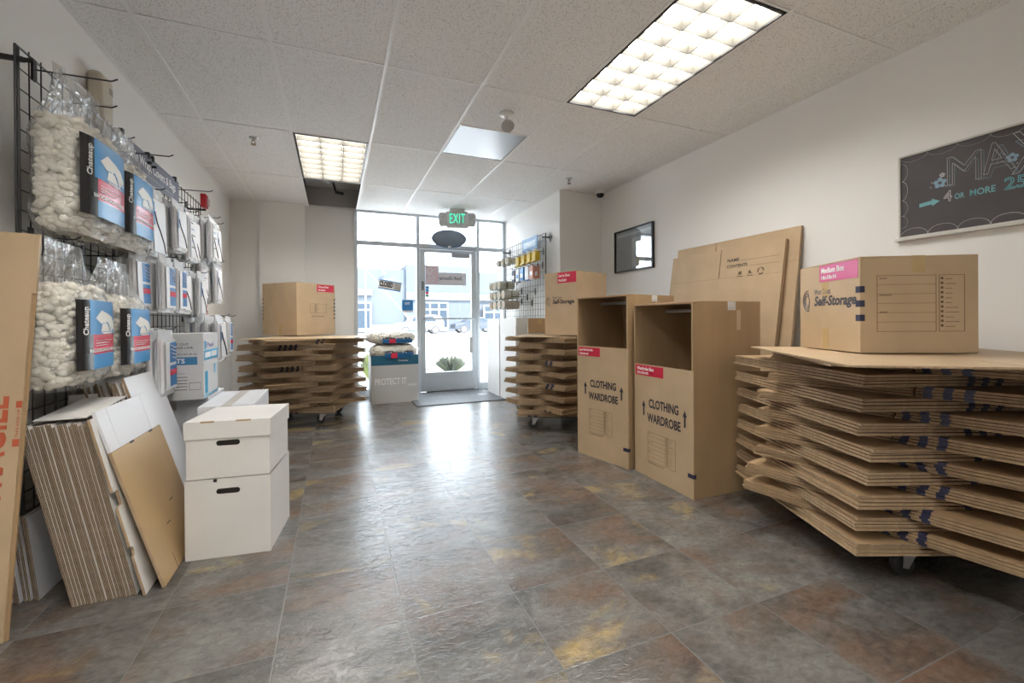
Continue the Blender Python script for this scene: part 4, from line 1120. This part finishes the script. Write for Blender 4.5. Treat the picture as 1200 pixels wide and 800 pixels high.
def lean_sheets(where, y0, depth, xb0, xb1, xt_off, H, n, tops, sidem, seed, label_fn, jy=.006, grp=None, notch=True):
    """boards standing on edge side by side, all leaning towards the left wall; x is the board thickness"""
    rnd = random.Random(seed); ang = -math.asin(xt_off / H)
    step = (xb1 - xb0) / n; tb_ = min(step * .80, .0082)
    proto = None
    for k in range(n):
        if proto is None:
            b = MB()
            for q in range(2):
                b.box((q * tb_ / 2 + .0004, 0, 0), ((q + 1) * tb_ / 2 - .0004, depth, H), 0, None)
            for f in b.bm.faces:
                if abs(f.normal.x) < .5: f.material_index = 1
            b.bm.normal_update()
            for f in b.bm.faces: f.material_index = 0 if abs(f.normal.x) > .5 else 1
            o = b.build('flattened_box', [tops, sidem]); proto = o
        else:
            o = proto.copy(); COL.objects.link(o)
        o.location = (xb0 + k * step, y0 + rnd.uniform(-jy, jy), 0.0)
        o.rotation_euler = (0, ang, rnd.gauss(0, .002))
        # lift so that the low corner rests on the floor
        o.location.z = abs(math.sin(ang)) * tb_ * .0
        o.scale = (1, 1 + rnd.uniform(-.01, .01), 1 + rnd.uniform(-.012, .012))
        tag(o, label_fn(k), 'flattened box', grp)
wflute = M('white_corrugated_edge', (.235, .165, .10), .9, noise=.4, nscale=300, stretch=(1, 1, .15))
lean_sheets('front', 2.107, .40, -.908, -.712, .142, .69, 19, white_b, wflute, 3,
            lambda k: 'flattened white box in the thick slanting stack in front on the left', .004, 'white flattened boxes in the front stack')
lean_sheets('low', 2.215, .40, -1.150, -1.040, .035, .325, 8, white_g, wflute, 4,
            lambda k: 'flattened white box in the low dark stack behind the tall brown carton', .008, 'white flattened boxes in the low stack')
lean_sheets('rear', 2.53, .40, -.885, -.69, .21, .80, 14, white_b, wflute, 5,
            lambda k: 'flattened white box in the taller stack behind, under the peanut bags', .02, 'white flattened boxes in the rear stack')
# single boards of note
def board(label, x, y0, depth, H, xoff, tk, mats, cat='flattened box', flap=0., rz=0., notch=False, cuts=False):
    ang = -math.asin(xoff / H)
    t = thing('flattened_box', label, cat, (x, y0, 0), rz, ry=ang)
    b = MB()
    if notch:
        outline = [(0, 0), (depth, 0), (depth, H), (0, H), (0, .42), (.035, .42), (.035, .36), (0, .36), (0, .20), (.014, .195), (.018, .18), (.014, .165), (0, .16)]
        b.prism(outline, 0, tk, 0, Matrix(((0, 0, 1, 0), (1, 0, 0, 0), (0, 1, 0, 0), (0, 0, 0, 1))), side=1)
        b.build('board', mats, t)
    else:
        b.box((0, 0, 0), (tk, depth, H - flap), 0)
        b.bm.normal_update()
        for f in b.bm.faces: f.material_index = 0 if abs(f.normal.x) > .5 else 1
        b.build('board', mats, t, bevel=.001)
    if flap:
        for (a, c_) in ((0, depth * .16), (depth * .165, depth * .80), (depth * .805, depth)):
            q = MB().box((0, a, H - flap + .002), (tk, c_, H)); q.build('flap', [white_g, mats[1]], t, bevel=.001)
        MB().box((-.0, 0, H - flap), (tk * .7, depth, H - flap + .002)).build('crease', kraft_in, t)
    if cuts:
        q = MB()
        T = faceM((tk, 0, 0), (0, 1, 0))
        for (x0, y0_, x1, y1_) in ((.16, H - flap - .006, .20, H - flap + .003), (.36, H - flap - .006, .40, H - flap + .003), (.30, .25, .34, .254), (.20, .18, .24, .184), (depth * .30, .0, depth * .304, .07)):
            q.box((x0, y0_, .0002), (x1, y1_, .0008), 0, T)
        q.build('cut_slots', ink, t)
    return t
board('flattened white box with notched brown edge beside the front stack', -.690, 2.090, .44, .71, .163, .009, [white_b, flute_l], notch=True)
board('glossy flattened box with brown face and white top flaps, outermost of the front stack', -.640, 2.120, .50, .745, .213, .012, [M('kraft_gloss', (.50, .345, .175), .42, spec=1., noise=.05, nscale=4), flute_l], flap=.17, cuts=True)
board('large flattened white box with creased face, outermost of the rear stack', -.668, 2.535, .40, .83, .243, .010, [white_g, flute_l], flap=0)
t = thing('flattened_box', 'flattened white box lying flat across the top of the front stack', 'flattened box', (-.95, 2.32, .703), D(3), rx=D(2.5))
MB().box((-.075, -.20, 0), (.075, .20, .006)).build('board', white_b, t, bevel=.001)
t = thing('flattened_box', 'flattened white box standing crosswise behind the top of the front stack', 'flattened box', (-1.088, 2.515, 0), 0)
MB().box((0, 0, 0), (.10, .006, .735)).build('board', white_b, t, bevel=.001)

# file boxes
def file_box(label, x, y, rz, w, dd, h, z=0., lid=True):
    t = thing('file_box', label, 'file box', (x, y, z), rz, 'white file boxes')
    hb = h - (.004 if lid else 0)
    MB().box((0, 0, 0), (w, dd, hb)).build('body', white_b, t, bevel=.002)
    hx, hz = w * .5, h * (.62 if lid else .84)
    MB().prism([(hx - .035 + (.012 * math.cos(a) if abs(a) > PI / 2 else .07 + .012 * math.cos(a)), hz + .012 * math.sin(a)) for a in [-PI + i * 2 * PI / 20 for i in range(20)]], .0003, .0010, 0, faceM((0, 0, 0), (1, 0, 0))).build('hand_hole', M('hole_dark', (.015, .012, .01), .9), t)
    if lid:
        MB().box((-.006, -.006, h - .075), (w + .006, dd + .006, h + .004)).build('lid', white_b, t, bevel=.002)
        for a, e in ((.18, .34), (.60, .78)): MB().box((w * a, -.0072, h - .002), (w * e, -.0005, h + .0046)).build('lid_slot', kraft, t)
    else:
        MB().box((.0, -.001, h - .004), (w, dd, h)).build('top', white_b, t)
        MB().box((w * .33, -.0016, h - .014), (w * .37, -.0006, h + .0002)).build('notch', M('hole_dark', (.015, .012, .01), .9), t)
    return t
file_box('white file box with oval hand hole on the floor, bottom of the pair', -.616, 2.312, D(-7), .341, .37, .353, 0, False)
file_box('white lidded file box with hand hole, top one of the pair', -.611, 2.317, D(-7), .332, .36, .253, .354, True)

# white cartons behind
t = carton('storage_carton', 'plain white carton with tape strip behind the file boxes, upper one', 'box', -.545, 3.05, .30, 0, .262, .57, .30, white_g, 'plain white cartons')
t = carton('storage_carton', 'plain white carton on the floor behind the file boxes, lower one', 'box', -.545, 3.05, 0, 0, .262, .57, .30, white_g, 'plain white cartons')
t = carton('storage_carton', 'white carton under the blue lettered carton, upper one', 'box', -.895, 3.34, .30, 0, .37, .40, .30, white_g, 'plain white cartons')
t = carton('storage_carton', 'white carton under the blue lettered carton, on the floor', 'box', -.895, 3.34, 0, 0, .37, .40, .30, white_g, 'plain white cartons')
w, dd, h = .37, .34, .385
t = carton('paper_carton', 'white carton of packing paper with blue band lettered SHEETS', 'box', -.895, 3.21, .601, 0, w, dd, h, M('carton_greywhite', (.62, .62, .62), .5), None, False)
T = FR(w, dd)
MB().box((.02, .205, .0002), (w - .03, .25, .0012), 0, T).build('blue_band', M('band_blue', (.05, .22, .42), .4), t)
text('lettering', 'PAPER SHEETS', off(T, .03, .214, .0012), .028, white_p, t, width=.25, bold=.02)
text('lettering', 'CAREFULLY CUT', off(T, .13, .318), .012, grey_ink, t, width=.17, bold=.02)
text('lettering', 'TO REDUCE DAMAGE LINE', off(T, .07, .298), .012, grey_ink, t, width=.25, bold=.02)
text('lettering', 'sheets', off(T, .19, .262), .012, grey_ink, t, width=.15)
b = MB()
for k in range(5): b.box((.20, .06 + k * .018, .0003), (.29, .064 + k * .018, .001), 0, T)
b.tube([(.30, .06, .0006), (.355, .06, .0006), (.355, .10, .0006), (.30, .10, .0006)], .0015, 4, 0, T, closed=True)
b.tube([(.15, .05, .0006), (.15, .155, .0006), (.28, .155, .0006)], .001, 4, 0, T)
b.build('printed_lines', grey_ink, t)
T = RT(w, dd)
b = MB().box((.01, .225, .0002), (dd - .01, .285, .001), 0, T).box((.03, .03, .0002), (.09, .16, .001), 0, T).box((.01, .01, .0002), (dd - .01, .02, .001), 0, T).box((.24, .13, .0002), (.27, .19, .001), 0, T).box((.02, .29, .0002), (.06, .34, .001), 0, T)
b.build('blue_print', cyan_l, t)
MB().box((.03, .24, .001), (.15, .272, .0014), 0, T).box((.17, .24, .001), (.30, .272, .0014), 0, T).build('white_panel', white_p, t)
text('lettering', 'Pack', off(T, .08, .30), .03, M('violet_print', (.2, .15, .5), .4), t, width=.16)

# ================================================================== outdoors
ext = thing
lot = struct(MB().box((-60, YW + .12, -.16), (90, 60, -.03)).build('ground', M('pale_concrete', (.62, .61, .60), .9, noise=.05, nscale=.5)))
struct(MB().box((-6, YW + .1, -.1), (12, 9.4, -.012)).build('pavement', M('walk_concrete', (.55, .55, .55), .9, noise=.05, nscale=1)))
bw = M('facade_pale', (.092, .107, .128), .9, spec=.1); bw2 = M('facade_light', (.13, .145, .165), .9, spec=.1); wh = M('facade_white', (.22, .23, .24), .8); gd = M('facade_glass', (.035, .05, .07), .5, spec=.1)
t = thing('office_building', 'long pale grey commercial building across the lot seen through the glass', 'building', (0, 40, 0))
MB().box((-45, 0, -.03), (6, 12, 5.62)).build('wall', bw, t)
MB().box((6, -.3, -.03), (12.5, 12, 6.1)).build('wall', bw, t)
MB().box((12.5, 0, -.03), (60, 12, 5.65)).build('wall', bw, t)
MB().box((-30, -.25, 3.3), (3.1, 0, 3.85)).build('white_band', wh, t)
MB().box((12.6, -.25, 2.95), (40, 0, 3.5)).build('white_band', wh, t)
MB().box((6, -.5, 2.95), (12.4, -.3, 3.6)).build('white_band', wh, t)
MB().box((-45, -.12, -.03), (60, -.0, .75)).build('base_course', bw2, t)
for (x, w_, h_, n) in ((1.7, 1.3, 2.7, 1), (7.2, 2.6, 2.75, 3), (13.2, 3.2, 2.5, 3), (-4, 2.5, 2.7, 2), (18, 3, 2.5, 3)):
    f = MB().box((x, -.42, .1), (x + w_, -.31, h_)).build('window_frame', wh, t)
    b = MB()
    for k in range(n):
        a = x + .15 + k * (w_ - .15) / n; c_ = x + (k + 1) * (w_ - .15) / n
        b.box((a, -.44, .45), (c_, -.421, h_ - .75)); b.box((a, -.44, h_ - .6), (c_, -.421, h_ - .12))
    b.build('pane', gd, f)
for (x, z) in ((3.9, 5.3), (11, 5.4), (15.5, 3.9)):
    MB().box((x, -.5, z - .15), (x + .35, -.3, z + .1)).build('wall_lamp', wh, t)
# vehicles
def vehicle(label, x, y, L, col, kind):
    t = thing('parked_car', label, 'car', (x, y, -.03))
    if kind == 0: prof = [(0, .35), (.02, .85), (.25, .98), (1.05, 1.05), (1.55, 1.62), (3.3, 1.66), (3.9, 1.55), (4.15, 1.0), (4.2, .4)]
    else: prof = [(0, .35), (.05, .8), (.9, .95), (1.5, 1.38), (2.7, 1.40), (3.4, 1.0), (4.1, .9), (4.15, .4)]
    k = L / 4.2; XZ = Matrix(((1, 0, 0, 0), (0, 0, 1, 0), (0, 1, 0, 0), (0, 0, 0, 1)))
    MB().prism([(a * k, b_ * k) for a, b_ in prof], 0, 1.75 * k, 0, XZ).build('body', col, t, bevel=.06)
    win = [(1.25, 1.08), (1.62, 1.52), (2.2, 1.54), (2.2, 1.08)] if kind == 0 else [(1.15, .98), (1.55, 1.3), (2.05, 1.32), (2.05, .98)]
    win2 = [(2.3, 1.08), (2.3, 1.54), (3.2, 1.55), (3.5, 1.08)] if kind == 0 else [(2.15, .98), (2.15, 1.32), (2.6, 1.32), (3.1, .98)]
    for wv in (win, win2): MB().prism([(a * k, b_ * k) for a, b_ in wv], -.01, 1.76 * k, 0, XZ).build('side_window', gd, t)
    for cx_ in (.85, 3.4):
        for yy in (-.01, 1.52 * k):
            wl = MB().lathe([(0, 0), (.34 * k, 0), (.36 * k, .03), (.36 * k, .21), (.34 * k, .24 * k), (0, .24 * k)], 24, 0, Matrix.Translation((cx_ * k, yy + .24 * k, .36 * k)) @ Matrix.Rotation(PI / 2, 4, 'X')).build('wheel', M('tyre', (.05, .05, .055), .8), t)
            MB().lathe([(0, 0), (.21 * k, 0), (.2 * k, .02), (0, .02)], 18, 0, Matrix.Translation((cx_ * k, yy - .002, .36 * k)) @ Matrix.Rotation(PI / 2, 4, 'X')).build('hub', chrome, wl)
    return t
vehicle('white boxy car parked across the lot, seen through the door edge', 4.35, 34.6, 3.9, M('car_white', (.24, .25, .26), .4), 0)
vehicle('dark low car parked across the lot, seen through the door glass', 9.3, 35.5, 4.0, M('car_slate', (.03, .04, .055), .4), 1)
# shrubs
def shrub(label, x, y, w_, h_, seed, col):
    rnd = random.Random(seed)
    t = thing('shrub', label, 'shrub', (x, y, -.012))
    b = MB()
    for i in range(700):
        a = rnd.uniform(0, 2 * PI); q = rnd.random() ** .5; tip = Vector((math.cos(a) * w_ / 2 * q, math.sin(a) * w_ / 2 * q, h_ * (1 - .45 * q * q) * rnd.uniform(.75, 1.05)))
        ba = Vector((tip.x * .15, tip.y * .15, 0)); md = (ba + tip) / 2 + Vector((0, 0, h_ * .12)); s_ = Vector((-math.sin(a), math.cos(a), 0)) * .0035
        b._n([tuple(ba - s_), tuple(ba + s_), tuple(md + s_ * 1.3), tuple(tip), tuple(md - s_ * 1.3)], [(0, 1, 2, 3, 4)], rnd.randrange(2), None)
    b.build('leaves', [col, M('leaf_grey', (.16, .18, .15), .8)], t, norm=False)
    MB().tube([(0, 0, 0), (0, 0, h_ * .3)], .03, 8).build('stem', M('bark', (.14, .10, .07), .9), t)
    return t
shrub('spiky grey green shrub outside the door glass', 2.13, 8.45, .68, .44, 1, M('leaf_olive', (.12, .135, .085), .8))
shrub('yellow green shrub outside the left window beside the white carton', .60, 7.9, .45, .62, 2, M('leaf_yellow', (.34, .38, .12), .8))
t = thing('slant_streak', 'slanting white and yellow streak outside the left window', 'guy wire', (0, 0, 0))  # diagonal pale and yellow streak built as slanting tubes
MB().tube([(1.0, 16, 2.9), (3.0, 16, .55)], .012, 8).build('streak_upper', wh, t)
MB().tube([(2.35, 16, 1.32), (3.0, 16, .55), (3.46, 16, -.03)], .028, 8).build('streak_lower', M('streak_yellow', (.75, .75, .25), .5), t)
t = thing('lamp_post', 'thin white post standing outside the left window', 'post', (1.02, 16, -.03))
MB().tube([(0, 0, 0), (0, 0, 3.05)], .03, 10).build('pole', wh, t)
MB().lathe([(0, 0), (.12, 0), (.12, .04), (0, .04)], 12).build('base', wh, t)
